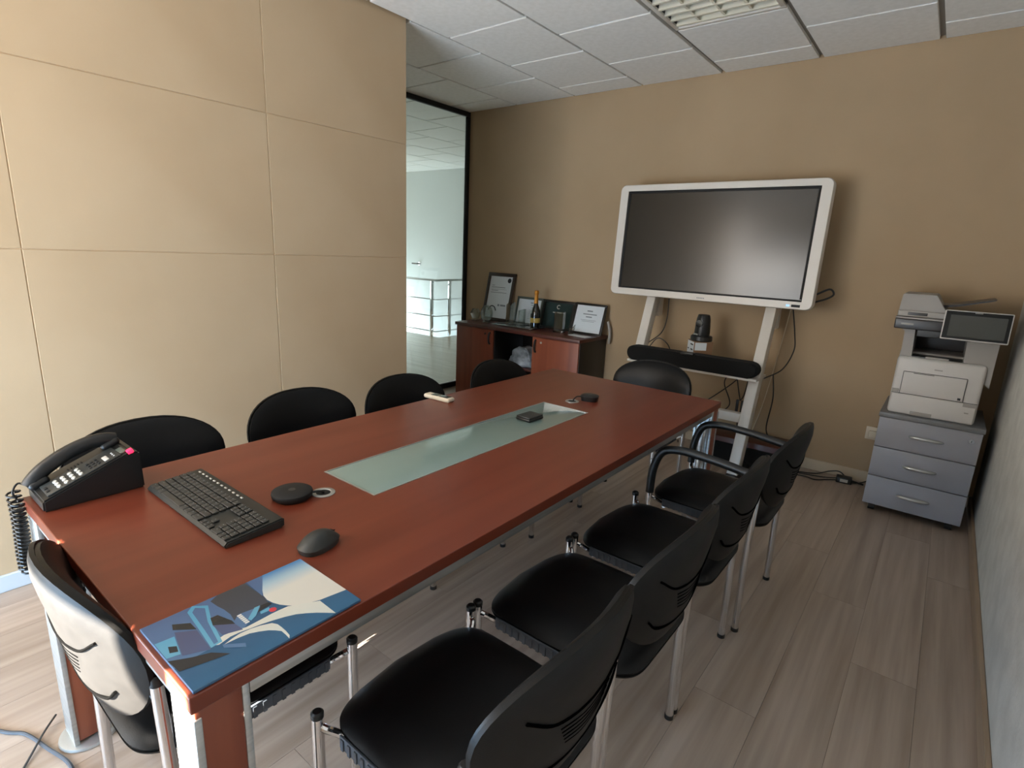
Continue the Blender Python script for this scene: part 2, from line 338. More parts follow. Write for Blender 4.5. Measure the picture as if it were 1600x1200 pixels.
# ------------------------------------------------------------------ ceiling luminaire
lx0, lx1, ly0, ly1 = LIGHT
lu = thing('ceiling_light', 'recessed louvred ceiling light with cream blades, switched off', 'ceiling light', ((lx0+lx1)/2, (ly0+ly1)/2, H-0.004))
bm = bmesh.new(); s = 0.288
for c, sz in (((0, s-0.012, 0.004), (2*s, 0.024, 0.012)), ((0, -s+0.012, 0.004), (2*s, 0.024, 0.012)), ((s-0.012, 0, 0.004), (0.024, 2*s-0.048, 0.012)), ((-s+0.012, 0, 0.004), (0.024, 2*s-0.048, 0.012))): bx(bm, c, sz, 0.002)
obj('frame', bm, M['white_en'], lu)
bm = bmesh.new()
for c, sz in (((0, 0, 0.108), (2*s-0.03, 2*s-0.03, 0.004)), ((-s+0.02, 0, 0.06), (0.003, 2*s-0.04, 0.09)), ((s-0.02, 0, 0.06), (0.003, 2*s-0.04, 0.09)), ((0, -s+0.02, 0.06), (2*s-0.05, 0.003, 0.09)), ((0, s-0.02, 0.06), (2*s-0.05, 0.003, 0.09))): bx(bm, c, sz)
obj('reflector', bm, M['lv_dark'], lu)
for k in range(7):
    yy = -s+0.05+k*(2*s-0.1)/6
    bm = bmesh.new(); prism(bm, [(yy-0.0075, 0.0), (yy+0.0075, 0.0), (yy+0.0025, 0.045), (yy-0.0025, 0.045)], 'x', -s+0.024, s-0.024); obj('louvre_blade', bm, M['lv_white'], lu)
for xx in (-0.135, 0.0, 0.135):
    for k in range(6):
        yy = -s+0.05+(k+0.5)*(2*s-0.1)/6
        bm = bmesh.new(); prism(bm, [(xx-0.006, 0.003), (xx+0.006, 0.003), (xx+0.002, 0.045), (xx-0.002, 0.045)], 'y', yy-0.03, yy+0.03); obj('divider', bm, M['lv_white'], lu)
for xx in (-0.067, 0.2):
    bm = bmesh.new(); tube(bm, [(xx, -s+0.03, 0.075), (xx, s-0.03, 0.075)], 0.012, 12); obj('lamp_tube', bm, M['white_en'], lu)

# ------------------------------------------------------------------ conference table
TX0, TX1, TY0, TY1, TZ = -1.740, -0.7653, 0.2504, 2.625, 0.725
tcx, tcy = (TX0+TX1)/2, (TY0+TY1)/2
tb = thing('conference_table', 'long cherry wood conference table with frosted glass strip and aluminium frame', 'table', (tcx, tcy, 0))
hx, hy = (TX1-TX0)/2, (TY1-TY0)/2
gx0, gx1, gy0, gy1 = -1.354-tcx, -1.120-tcx, 0.860-tcy, 1.984-tcy
bm = bmesh.new()
def slab(lo, hi): bx(bm, [(a+b)/2 for a, b in zip(lo, hi)], [b-a for a, b in zip(lo, hi)])
TT = 0.03
outer = [(-hx, -hy), (hx, -hy), (hx, hy), (-hx, hy)]; inner = [(gx0, gy0), (gx1, gy0), (gx1, gy1), (gx0, gy1)]
for z, fl_ in ((TZ, False), (TZ-TT, True)):
    O = [bm.verts.new((a, b, z)) for a, b in outer]; I = [bm.verts.new((a, b, z)) for a, b in inner]
    for k in range(4): bm.faces.new((O[k], O[(k+1) % 4], I[(k+1) % 4], I[k]))
    if not fl_: Ot, It = O, I
    else: Ob, Ib = O, I
for k in range(4):
    j = (k+1) % 4
    bm.faces.new((Ot[k], Ot[j], Ob[j], Ob[k])); bm.faces.new((It[k], It[j], Ib[j], Ib[k]))
top = obj('tabletop', bm, M['cherry'], tb, smooth=20)
bv = top.modifiers.new('bevel', 'BEVEL'); bv.width = 0.002; bv.segments = 2; bv.limit_method = 'ANGLE'
obj('glass_inset', box((gx0+0.004, gy0+0.004, TZ-0.012), (gx1-0.004, gy1-0.004, TZ-0.001), 0.001), M['frost'], tb)
bm = bmesh.new(); e = 0.004
for lo, hi in (((gx0, gy0, TZ-0.01), (gx1, gy0+e, TZ+0.0006)), ((gx0, gy1-e, TZ-0.01), (gx1, gy1, TZ+0.0006)), ((gx0, gy0+e, TZ-0.01), (gx0+e, gy1-e, TZ+0.0006)), ((gx1-e, gy0+e, TZ-0.01), (gx1, gy1-e, TZ+0.0006))): slab(lo, hi)
obj('inset_trim', bm, M['alu'], tb)
LG = 0.085
def rail(lo, hi): obj('frame_rail', box(lo, hi, 0.002), M['alu'], tb)
for s in (-1, 1):
    a, b = sorted((s*(hx-0.008), s*(hx-0.03))); rail((a, -hy+LG+0.006, TZ-TT-0.028), (b, hy-LG-0.006, TZ-TT))
    a, b = sorted((s*(hy-0.008), s*(hy-0.03))); rail((-hx+LG+0.006, a, TZ-TT-0.028), (hx-LG-0.006, b, TZ-TT))
for sx in (-1, 1):
    for sy in (-1, 1):
        cx, cy = sx*(hx-0.004-LG/2), sy*(hy-0.004-LG/2); zt = TZ-TT; h2 = LG/2
        lg = obj('leg', box((cx-h2+0.003, cy-h2+0.003, 0.02), (cx+h2-0.003, cy+h2-0.003, zt), 0.002), M['cherry_v'], tb)
        for ax in (-1, 1):
            for ay in (-1, 1):
                px, py = cx+ax*(h2-0.006), cy+ay*(h2-0.006)
                obj('corner_profile', box((px-0.006, py-0.006, 0.012), (px+0.006, py+0.006, zt-0.0175 if ay == sy and ax == sx else zt), 0.0015), M['alu'], lg)
        for ay in (-1, 1):
            for q in (-0.02, 0.0, 0.02):
                obj('aluminium_strip', box((cx+q-0.0095, cy+ay*(h2-0.003)-0.0025, 0.012), (cx+q+0.0095, cy+ay*(h2-0.003)+0.0025, zt), 0.0012), M['alu'], lg)
        bm = bmesh.new(); lathe(bm, [(0.066, 0.0), (0.07, 0.003), (0.068, 0.01), (0.05, 0.014)], (cx, cy, 0), 28); obj('foot_plate', bm, M['alu'], lg)
for gxw, gyw in ((-1.231, 0.777), (-1.268, 2.088)):
    bm = bmesh.new(); ro, ri = 0.031, 0.019
    prof = [(ro, 0.0), (ro, 0.0018), (ro-0.004, 0.003), (ri+0.002, 0.003), (ri, 0.0015), (ri, 0.0)]
    n = 28; rg = [[bm.verts.new((gxw-tcx+r*math.cos(2*PI*k/n), gyw-tcy+r*math.sin(2*PI*k/n), TZ+z)) for k in range(n)] for r, z in prof]
    for a, b in zip(rg, rg[1:]):
        for k in range(n): bm.faces.new((a[k], a[(k+1) % n], b[(k+1) % n], b[k]))
    gr = obj('cable_grommet', bm, M['alu'], tb)
    bm = bmesh.new(); lathe(bm, [(ri, 0.0002), (ri-0.001, 0.0006)], (gxw-tcx, gyw-tcy, TZ), 20, 1, 1); obj('grommet_hole', bm, M['blackm'], gr)

# ------------------------------------------------------------------ chairs (local: faces +x)
def se(t, e): c, s = math.cos(t), math.sin(t); return (math.copysign(abs(c)**(2/e), c), math.copysign(abs(s)**(2/e), s))
def backx(y, z): return -0.243 - 0.17*(z-0.5) - 0.12*max(0, z-0.68)**1.3 + 0.9*y*y
ZC, HW = 0.655, 0.238
def back_out(r, t, grow=0.0):
    c, s = se(t, 2.35); 
    hz = 0.137 if s > 0 else 0.185
    wy = HW*(1.0 if s > 0 else 1.0-0.16*abs(s)**1.5)
    return (wy+grow)*r*c, ZC+(hz+grow)*r*s
def seat_out(r, t, g=0.0):
    c, s = se(t, 8.0)
    xx = (0.192+0.042*(1-s*s) if c > 0 else 0.238)*c; yy = 0.2095*s
    if c < 0: yy *= 1-0.18*abs(c)**3
    else: yy *= 1-0.02*abs(c)**4
    return xx*(r)+g*c*r, yy*r+g*s*r
def chair_template(arms):
    P = []  # (name, mesh bm, material, children)
    def pad_t(r, t):
        y, z = back_out(r*0.985, t); return (backx(y, z)+0.012+0.022*(1-r**6), y, z)
    def pad_b(r, t):
        y, z = back_out(r*0.985, t); return (backx(y, z)+0.004, y, z)
    bm = bmesh.new(); disc_solid(bm, pad_t, pad_b, 44, (1, .985, .95, .88, .7, .45, .2)); P.append(('backrest', bm, M['leather'], []))
    def sh_t(r, t):
        y, z = back_out(r, t, 0.002); return (backx(y, z)+0.004, y, z)
    def sh_b(r, t):
        y, z = back_out(r, t, 0.002); return (backx(y, z)-0.004-0.018*(1-r**5), y, z)
    bm = bmesh.new(); disc_solid(bm, sh_t, sh_b, 44, (1, .985, .95, .88, .7, .45, .2))
    gb = bmesh.new()
    def groove(pts, r):
        path = []
        for y, z in pts:
            path.append((0, y, z))
        path = smoothpath(path, 6); out = []
        for p in path:
            rr = min(1, max(abs(p.y)/HW, abs(p.z-ZC)/0.17)); out.append((backx(p.y, p.z)-0.0218+0.018*rr**5, p.y, p.z))
        tube(gb, out, r, 6)
    groove([(-0.17, 0.70), (-0.10, 0.655), (0, 0.64), (0.10, 0.655), (0.17, 0.70)], 0.003)
    groove([(-0.165, 0.585), (-0.13, 0.555), (-0.05, 0.535), (0.05, 0.535), (0.13, 0.555), (0.165, 0.585)], 0.003)
    for k in range(5): groove([(-0.085+0.006*k, 0.632-0.012*k), (0, 0.618-0.012*k), (0.085-0.006*k, 0.632-0.012*k)], 0.0012)
    P.append(('back_shell', bm, M['shell'], [('moulded_groove', gb, M['groove'])]))
    def st_t(r, t):
        xx, yy = seat_out(r, t); wf = max(0, xx-0.12); return (xx, yy, 0.433+0.03*(1-r**7)-0.9*wf*wf*1.2-0.006*math.exp(-(xx*xx+yy*yy)/0.02))
    def st_b(r, t):
        xx, yy = seat_out(r, t, -0.002); wf = max(0, xx-0.12); return (xx, yy, 0.424-0.9*wf*wf*1.2)
    bm = bmesh.new(); disc_solid(bm, st_t, st_b, 72, (1, .985, .95, .88, .7, .45, .2)); P.append(('seat', bm, M['leather'], []))
    def un_t(r, t):
        xx, yy = seat_out(r, t, 0.0); wf = max(0, xx-0.12); return (xx, yy, 0.4235-0.9*wf*wf*1.2)
    def un_b(r, t):
        xx, yy = seat_out(r*0.99, t, 0.0); wf = max(0, xx-0.12); return (xx, yy, 0.418-0.9*wf*wf*1.2-0.028*(1-r**4))
    bm = bmesh.new(); disc_solid(bm, un_t, un_b, 72, (1, .97, .9, .75, .5, .25))
    kids = []
    for s in (-1, 1):
        rb = bmesh.new(); bx(rb, (0.0, s*0.2105, 0.413), (0.3, 0.005, 0.03), 0.0015)
        for k in range(14): bx(rb, (-0.14+k*0.0215, s*0.2135, 0.411), (0.008, 0.004, 0.026))
        kids.append(('side_rib_strip', rb, M['greyrib']))
    P.append(('seat_pan', bm, M['shell'], kids))
    for s in (-1, 1):
        yy = s*0.229
        bm = bmesh.new(); tube(bm, [(0.2, yy, 0.012), (0.2, yy, 0.452)], 0.0125, 14)
        cp = bmesh.new(); tube(cp, [(0.2, yy, 0.452), (0.2, yy, 0.462), (0.2, yy, 0.466)], [0.0132, 0.0132, 0.009], 14)
        ft = bmesh.new(); tube(ft, [(0.2, yy, 0), (0.2, yy, 0.014)], 0.0138, 14)
        P.append(('leg', bm, M['chrome'], [('cap', cp, M['blackp']), ('foot', ft, M['blackp'])]))
        bm = bmesh.new(); tube(bm, [(-0.2, yy, 0.012), (-0.197, yy, 0.3), (-0.205, yy, 0.612)], 0.0125, 14)
        cp = bmesh.new(); tube(cp, [(-0.205, yy, 0.61), (-0.205, yy, 0.625), (-0.205, yy, 0.63)], [0.0133, 0.0133, 0.009], 14)
        ft = bmesh.new(); tube(ft, [(-0.2, yy, 0), (-0.2, yy, 0.014)], 0.0138, 14)
        P.append(('leg', bm, M['chrome'], [('cap', cp, M['blackp']), ('foot', ft, M['blackp'])]))
        bm = bmesh.new(); tube(bm, smoothpath([(0.2, yy, 0.43), (0.185, s*0.22, 0.425), (0.15, s*0.19, 0.398), (0.0, s*0.185, 0.385), (-0.15, s*0.19, 0.392), (-0.2, yy, 0.41)], 5), 0.0085, 10)
        P.append(('side_rail', bm, M['chrome'], []))
        bm = bmesh.new(); tube(bm, [(-0.205, yy, 0.585), (-0.205, s*0.215, 0.59)], 0.012, 10); P.append(('back_bracket', bm, M['blackp'], []))
        if arms:
            bm = bmesh.new(); tube(bm, smoothpath([(0.2, yy, 0.45), (0.195, yy, 0.55), (0.165, yy, 0.63), (0.10, yy, 0.655), (0.0, yy, 0.654), (-0.1, yy, 0.645), (-0.205, yy, 0.63)], 6), 0.0165, 12)
            P.append(('armrest', bm, M['blackp'], []))
    bm = bmesh.new(); tube(bm, [(0.15, -0.19, 0.388), (0.15, 0.19, 0.388)], 0.008, 8); P.append(('crossbar', bm, M['chrome'], []))
    out = []
    for nm, b, m, ch in P:
        o = obj(nm, b, m); cs = [obj(n2, b2, m2) for n2, b2, m2 in ch]
        out.append((nm, o.data, [(n2, c.data) for (n2, _, _), c in zip(ch, cs)]))
        for c in cs: bpy.data.objects.remove(c)
        bpy.data.objects.remove(o)
    return out
T_plain, T_arm = chair_template(False), chair_template(True)
def chair(loc, rz, label, arms=False):
    t = thing('conference_chair', label, 'chair', (loc[0], loc[1], 0), rz, 'black stacking chairs around the table')
    for nm, me, ch in (T_arm if arms else T_plain):
        o = bpy.data.objects.new(nm, me); COL.objects.link(o); o.parent = t
        for n2, m2 in ch:
            c = bpy.data.objects.new(n2, m2); COL.objects.link(c); c.parent = o
    return t
chair((-0.648, 0.73), PI, 'black armless chair nearest the camera on the right of the table')
chair((-0.648, 1.215), PI, 'second armless black chair from the camera along the right side of the table')
chair((-0.648, 1.705), PI, 'third armless black chair on the right, next to the one with armrests')
chair((-0.62, 2.235), PI, 'black chair with two armrests at the far right of the table', True)
chair((-1.72, 0.61), 0.04, 'black chair on the wall side behind the desk phone')
chair((-1.74, 1.17), 0, 'black chair on the wall side, second from the desk phone')
chair((-1.67, 1.65), 0, 'black chair on the wall side behind the white cordless handset')
chair((-1.62, 2.27), 0, 'black chair on the wall side in front of the sideboard')
chair((-1.207, 0.478), PI/2, 'black chair at the near head of the table with a sunlit back')
chair((-1.265, 2.72), -PI/2, 'black chair at the far head of the table below the soundbar')

# ------------------------------------------------------------------ things on the table
# desk phone
ph = thing('desk_phone', 'black desk phone with handset, keypad and red lamp at the table corner', 'telephone', (-1.668, 0.37, TZ))
prof = [(-0.105, 0.0), (-0.105, 0.028), (0.085, 0.105), (0.105, 0.10), (0.108, 0.0)]
bm = bmesh.new(); prism(bm, prof, 'x', -0.07, 0.068)
bmesh.ops.bevel(bm, geom=bm.edges[:], offset=0.004, segments=2, affect='EDGES'); body = obj('body', bm, M['blackp'], ph)
sl = math.atan2(0.077, 0.19); RX = Matrix.Rotation(sl, 4, 'X')
def onface(u, v, h=0.0):  # u across (x), v along slope from front
    return Vector((u, -0.105+v*math.cos(sl)-h*math.sin(sl), 0.028+v*math.sin(sl)+h*math.cos(sl)))
bm = bmesh.new(); bx(bm, onface(0.02, 0.1, 0.002), (0.075, 0.17, 0.004), 0.0015, RX); obj('face_plate', bm, M['darkgrey'], ph)
kb_ = None
for r in range(4):
    for c in range(3):
        bm = bmesh.new(); lathe(bm, [(0.006, 0), (0.0058, 0.002), (0.0045, 0.003)], (0, 0, 0), 14, 1.25, 0.85)
        k = obj('key', bm, M['print'], ph, onface(0.006+c*0.018, 0.045+r*0.0165, 0.004)); k.rotation_euler = (sl, 0, 0)
for r in range(3):
    for c in range(3):
        bm = bmesh.new(); bx(bm, (0, 0, 0.001), (0.009, 0.006, 0.002), 0.0006); k = obj('function_key', bm, M['blackm'], ph, onface(0.01+c*0.015, 0.118+r*0.010, 0.004)); k.rotation_euler = (sl, 0, 0)
for c in range(2):
    bm = bmesh.new(); bx(bm, (0, 0, 0.001), (0.012, 0.008, 0.002), 0.0006); k = obj('function_key', bm, M['blackm'], ph, onface(0.014+c*0.02, 0.022, 0.004)); k.rotation_euler = (sl, 0, 0)
bm = bmesh.new(); bx(bm, onface(0.034, 0.155, 0.0045), (0.03, 0.011, 0.002), 0.0005, RX); obj('name_label', bm, M['print'], ph)
bm = bmesh.new(); bx(bm, onface(0.032, 0.193, 0.002), (0.04, 0.014, 0.003), 0.0005, RX); obj('display_window', bm, M['greyframe'], ph)
for c in range(3):
    bm = bmesh.new(); lathe(bm, [(0.0022, 0), (0.0018, 0.0012)], (0, 0, 0), 10); k = obj('indicator', bm, M['paper'], ph, onface(0.022+c*0.011, 0.173, 0.004)); k.rotation_euler = (sl, 0, 0)
for c in range(5):
    bm = bmesh.new(); bx(bm, onface(-0.022, 0.082+c*0.008, 0.003), (0.014, 0.003, 0.004), 0.0005, RX); obj('speaker_slot', bm, M['blackm'], ph)
bm = bmesh.new(); bx(bm, onface(0.06, 0.205, 0.0), (0.015, 0.014, 0.012), 0.003, RX); obj('message_lamp', bm, M['red'], ph)
hp = [onface(-0.042, v, h) for v, h in ((0.002, 0.008), (0.02, 0.019), (0.05, 0.03), (0.10, 0.037), (0.15, 0.034), (0.185, 0.022), (0.205, 0.008))]
bm = bmesh.new(); tube(bm, smoothpath(hp, 6), 0.0185, 14)
for v, h in ((0.02, 0.008), (0.19, 0.008)): bx(bm, onface(-0.042, v, h), (0.045, 0.046, 0.022), 0.01, RX, 3)
obj('handset', bm, M['blackp'], ph)
bm = bmesh.new(); tube(bm, smoothpath([(-0.066, -0.107, 0.03), (-0.075, -0.122, 0.038), (-0.07, -0.135, 0.02), (-0.066, -0.13, 0.0)], 5), 0.0025, 8)
for x0, z0, z1, rr in ((-0.08, 0.02, -0.20, 0.0135), (-0.054, 0.005, -0.2, 0.012)):
    pts = []
    turns = 18
    for k in range(turns*10+1):
        f = k/(turns*10); a = 2*PI*turns*f
        pts.append((x0+0.012*math.sin(f*5)+rr*math.cos(a), -0.133+rr*math.sin(a), z0+(z1-z0)*f))
    tube(bm, pts, 0.0027, 6)
obj('coiled_cord', bm, M['blackp'], ph)
# keyboard
kb = thing('keyboard', 'black full size computer keyboard on the near end of the table', 'keyboard', (-1.352, 0.543, TZ), 0.0)
KW, KD = 0.435, 0.137
tilt = math.atan2(0.010, KD); RK = Matrix.Rotation(tilt, 4, 'X')
bm = bmesh.new(); prism(bm, [(-KD/2, 0.0), (-KD/2-0.003, 0.006), (-KD/2+0.004, 0.013), (KD/2-0.006, 0.0235), (KD/2, 0.02), (KD/2, 0.004), (KD/2-0.01, 0.0)], 'x', -KW/2, KW/2)
bmesh.ops.bevel(bm, geom=[e for e in bm.edges if abs(e.verts[0].co.x-e.verts[1].co.x) < 1e-6], offset=0.003, segments=2, affect='EDGES')
obj('case', bm, M['darkgrey'], kb)
def kz(y): return 0.0138+(y+KD/2-0.004)*0.0105/(KD-0.01)
U = 0.0188
keymesh = {}
leg_bm = bmesh.new()
def key(x, y, wd, hgt=0.0165, leg=True):
    k = (round(wd, 4), round(hgt, 4))
    if k not in keymesh:
        bm = bmesh.new(); bx(bm, (0, 0, 0.002), (wd-0.002, hgt-0.0015, 0.0042), 0.0012, None, 1); o = obj('key', bm, M['key']); keymesh[k] = o.data; bpy.data.objects.remove(o)
    o = inst(keymesh[k], 'key', kb, (x, y, kz(y))); o.rotation_euler = (tilt, 0, 0)
    if leg: bx(leg_bm, (x-wd*0.12, y+0.002, kz(y)+0.0046), (0.0024, 0.0022, 0.0003), 0, RK)
rows = [(-0.058, [1.25, 1.1, 1.1, 5.6, 1.1, 1.1, 1.1, 1.65]), (-0.0405, [2.2]+[1]*10+[1.8]), (-0.023, [1.7]+[1]*11+[1.3]), (-0.0055, [1.4]+[1]*12+[0.6]), (0.012, [1]*12+[2.0]), (0.030, [1]*13+[1.0])]
for y, ws in rows:
    tot = sum(ws); x = -KW/2+0.008; sc_ = 0.284/tot
    for i, wd in enumerate(ws):
        W_ = wd*sc_; key(x+W_/2, y, W_, 0.0165, wd < 5 and (i+int(y*1e4)) % 1 == 0); x += W_
for i in range(12):
    bm = bmesh.new(); bx(bm, (0, 0, 0.0015), (0.010, 0.005, 0.003), 0.0012, None, 1); o = obj('media_key', bm, M['print'], kb, (-KW/2+0.03+i*0.0215, 0.0505, kz(0.0505))); o.rotation_euler = (tilt, 0, 0)
nx = -KW/2+0.008+0.284+0.007
for i, (r, c) in enumerate([(-0.058, 0), (-0.058, 1), (-0.058, 2), (-0.0405, 1)]): key(nx+0.009+c*0.0165, r, 0.016, 0.0155)
for r in (0.012, 0.030):
    for c in range(3): key(nx+0.009+c*0.0165, r, 0.016, 0.0165)
mx_ = nx+3*0.0165+0.006
for r in (-0.0405, -0.023, -0.0055, 0.012, 0.03):
    for c in range(4): key(mx_+0.009+c*0.0175, r, 0.0172)
key(mx_+0.018, -0.058, 0.034); key(mx_+0.009+2*0.0175, -0.058, 0.0172); key(mx_+0.009+3*0.0175, -0.058, 0.0172)
obj('key_legend', leg_bm, M['ink'], kb)
# mouse
ms = thing('mouse', 'black wireless mouse beside the blue brochure', 'mouse', (-0.998, 0.615, TZ), 0.12)
def mo(r, t):
    c, s = se(t, 2.4); return (0.031*r*c*(1-0.12*s), 0.05*r*s)
def mo_t(r, t):
    x, y = mo(r, t); return (x, y, 0.012+0.026*(1-r**3.2)*(1-0.35*(y/0.05)**2) - 0.08*y*0.1)
def mo_b(r, t):
    x, y = mo(r*0.93, t); return (x, y, 0.0)
bm = bmesh.new(); disc_solid(bm, mo_t, mo_b, 32); obj('body', bm, M['darkgrey'], ms)
bm = bmesh.new(); tube(bm, [(-0.004, 0.034, 0.0225), (0.004, 0.034, 0.0225)], 0.005, 16); obj('scroll_wheel', bm, M['blackm'], ms)
bm = bmesh.new(); bx(bm, (0, 0.034, 0.0225), (0.0012, 0.02, 0.002)); obj('button_seam', bm, M['blackm'], ms)
# conference microphone pucks
pk = thing('speakerphone', 'round flat black speakerphone puck between keyboard and glass strip', 'speakerphone', (-1.264, 0.706, TZ))
bm = bmesh.new(); lathe(bm, [(0.044, 0.0), (0.05, 0.006), (0.052, 0.014), (0.051, 0.019), (0.047, 0.0215), (0.02, 0.023), (0.001, 0.0232)], (0, 0, 0), 40); obj('body', bm, M['blackm'], pk)
bm = bmesh.new(); lathe(bm, [(0.009, 0.0226), (0.009, 0.0236), (0.0, 0.0237)], (0, 0, 0), 20); obj('emblem', bm, M['darkgrey'], pk)
bm = bmesh.new(); tube(bm, smoothpath([(0.03, 0.04, 0.012), (0.034, 0.056, 0.010), (0.034, 0.066, 0.006), (0.033, 0.071, 0.003)], 5), 0.0035, 8); obj('cord', bm, M['blackp'], pk)
p2 = thing('microphone_puck', 'small black rounded microphone pod by the far cable grommet', 'microphone', (-1.222, 2.165, TZ), 0.35)
def p_o(r, t, sc_):
    c, s = se(t, 3.2); return (0.042*sc_*r*c, 0.036*sc_*r*s)
bm = bmesh.new(); disc_solid(bm, lambda r, t: (*p_o(r, t, 1), 0.022+0.008*(1-r**4)), lambda r, t: (*p_o(r, t, 0.9), 0.0), 36); obj('body', bm, M['blackp'], p2)
bm = bmesh.new(); lathe(bm, [(0.018, 0.0285), (0.017, 0.0305), (0.0, 0.031)], (0, 0, 0), 24); obj('grille', bm, M['darkgrey'], p2)
bm = bmesh.new(); tube(bm, smoothpath([(-0.038, -0.02, 0.018), (-0.052, -0.035, 0.02), (-0.062, -0.048, 0.012), (-0.066, -0.056, 0.003)], 5), 0.003, 8); obj('cord', bm, M['blackp'], p2)
# square case on the glass
wa = thing('square_case', 'small flat black square case lying on the glass strip', 'case', (-1.243, 1.728, TZ), -0.04)
obj('body', box((-0.036, -0.046, 0), (0.036, 0.046, 0.013), 0.005, 3), M['blackp'], wa)
obj('lid', box((-0.034, -0.044, 0.013), (0.034, 0.044, 0.0185), 0.0025, 2), M['darkgrey'], wa)
# cordless handset
ch_ = thing('cordless_handset', 'white cordless phone handset on the wall side of the table', 'telephone', (-1.698, 1.664, TZ), 0.06)
obj('body', box((-0.075, -0.023, 0), (0.075, 0.023, 0.02), 0.009, 4), M['ivory'], ch_)
obj('screen', box((-0.035, -0.016, 0.0195), (0.005, 0.016, 0.0212), 0.0006), M['greyframe'], ch_)
obj('keypad', box((0.01, -0.016, 0.0195), (0.062, 0.016, 0.021), 0.0006), M['lcd'], ch_)
# brochure (flat print on a thin folder)
br = thing('brochure', 'blue printed brochure showing a printing press on the near table corner', 'brochure', (-0.8735, 0.407, TZ))
obj('cover', box((-0.104, -0.149, 0.0005), (0.104, 0.149, 0.005), 0.0006, 1), mat('blue card edge', '#3a5f82', 0.4, col2='#41688c'), br)
def pgrad(name, c1, c2, c3=None, ang=0, x0=-0.1, x1=0.1):
    m = bpy.data.materials.new(name); m.use_nodes = True; nt = m.node_tree; b = nt.nodes['Principled BSDF']; b.inputs['Roughness'].default_value = 0.22
    tc = nt.nodes.new('ShaderNodeTexCoord'); sp = nt.nodes.new('ShaderNodeMapping'); sp.inputs['Rotation'].default_value = (0, 0, ang)
    sx = nt.nodes.new('ShaderNodeSeparateXYZ'); mr = nt.nodes.new('ShaderNodeMapRange'); mr.inputs[1].default_value = x0; mr.inputs[2].default_value = x1
    rp = nt.nodes.new('ShaderNodeValToRGB'); rp.color_ramp.elements[0].color = lin(c1); rp.color_ramp.elements[1].color = lin(c2)
    if c3: e = rp.color_ramp.elements.new(0.5); e.color = lin(c3)
    nt.links.new(tc.outputs['Object'], sp.inputs[0]); nt.links.new(sp.outputs[0], sx.inputs[0]); nt.links.new(sx.outputs[0], mr.inputs[0]); nt.links.new(mr.outputs[0], rp.inputs[0]); nt.links.new(rp.outputs[0], b.inputs['Base Color'])
    return m
PM = [pgrad('print deep blue', '#2c4a6e', '#2f6288', '#35597c'), pgrad('print steel grey', '#3b4048', '#4b5160'), pgrad('print roll', '#4f86b8', '#d8d6cd', '#a9c2cf', 0, -0.1, -0.035), pgrad('print cream sheet', '#e3ddca', '#cfd4d0'),
      pgrad('print slate blue', '#4c668e', '#5a7fa6'), pgrad('print dark', '#252a2e', '#2f3238'), pgrad('print sky', '#4f97bd', '#77b4cf'), pgrad('print red', '#c8404e', '#d04450'), pgrad('print white', '#dde3e2', '#d5dcdc'), pgrad('print violet', '#4a4a66', '#56698f')]
# print drawn in cover coordinates: u across the table (x), v along it (y)
bm = bmesh.new(); lay = [0.0051]
def patch(mi, pts):
    lay[0] += 0.00003
    vs = [bm.verts.new((u, v, lay[0])) for u, v in pts]; bm.faces.new(vs).material_index = mi
def curve(pts, n=8): return [(p.x, p.y) for p in smoothpath([(a, b, 0) for a, b in pts], n)]
hw_, hl_ = 0.1035, 0.1485
def cl(pts): return [(max(-hw_, min(hw_, u)), max(-hl_, min(hl_, v))) for u, v in pts]
def soft(mi, pts, n=4):
    q = curve(list(pts)+[pts[0]], n)[:-1]; patch(mi, cl(q))
patch(0, [(-hw_, -hl_), (hw_, -hl_), (hw_, hl_), (-hw_, hl_)])
patch(4, cl([(-0.11, -0.15), (0.035, -0.15), (0.03, -0.09), (0.02, -0.03), (-0.02, 0.03), (-0.11, 0.03)]))
patch(1, cl([(-0.0938, -0.0379), (-0.1035, -0.0218), (-0.1035, 0.0303), (-0.0359, 0.0336), (-0.0114, 0.0297), (-0.0208, -0.0218), (-0.0089, -0.0346), (-0.0311, -0.031), (-0.0527, -0.0323), (-0.0702, -0.0357)]))
patch(4, cl([(-0.1035, 0.0336), (-0.1035, 0.0691), (-0.0753, 0.0529), (-0.0404, 0.0328)]))
patch(2, cl([(-0.1035, 0.066), (-0.1035, 0.1485), (0.0582, 0.1485), (0.0492, 0.0971), (0.0410, 0.076), (0.0315, 0.0587), (0.021, 0.049), (0.008, 0.0408), (-0.007, 0.0352), (-0.0225, 0.0326), (-0.040, 0.0345), (-0.0569, 0.0416), (-0.08, 0.054)]))
patch(3, cl([(0.0243, -0.0909), (0.0175, -0.075), (0.0147, -0.0633), (0.0180, -0.045), (0.0227, -0.0291), (0.022, -0.005), (0.0208, 0.0183), (0.0215, 0.035), (0.023, 0.0479), (0.0514, 0.0957), (0.1035, 0.0943), (0.0900, 0.083), (0.0776, 0.0722), (0.065, 0.059), (0.0542, 0.0452), (0.046, 0.028), (0.0392, 0.0083), (0.034, -0.010), (0.0307, -0.0275), (0.0275, -0.043), (0.0264, -0.0582), (0.032, -0.079)]))
patch(3, cl([(0.0378, -0.0739), (0.033, -0.058), (0.0305, -0.0439), (0.0325, -0.026), (0.0368, -0.0109), (0.0451, 0.005), (0.055, 0.0098), (0.0671, 0.0105), (0.082, 0.0102), (0.0958, 0.0087), (0.1035, 0.0040), (0.09, 0.0050), (0.0766, 0.0051), (0.067, -0.001), (0.0586, -0.0081), (0.050, -0.020), (0.0424, -0.0334), (0.039, -0.052)]))
patch(0, cl([(0.0535, 0.0977), (0.0582, 0.1485), (0.1035, 0.147), (0.1035, 0.0943)]))
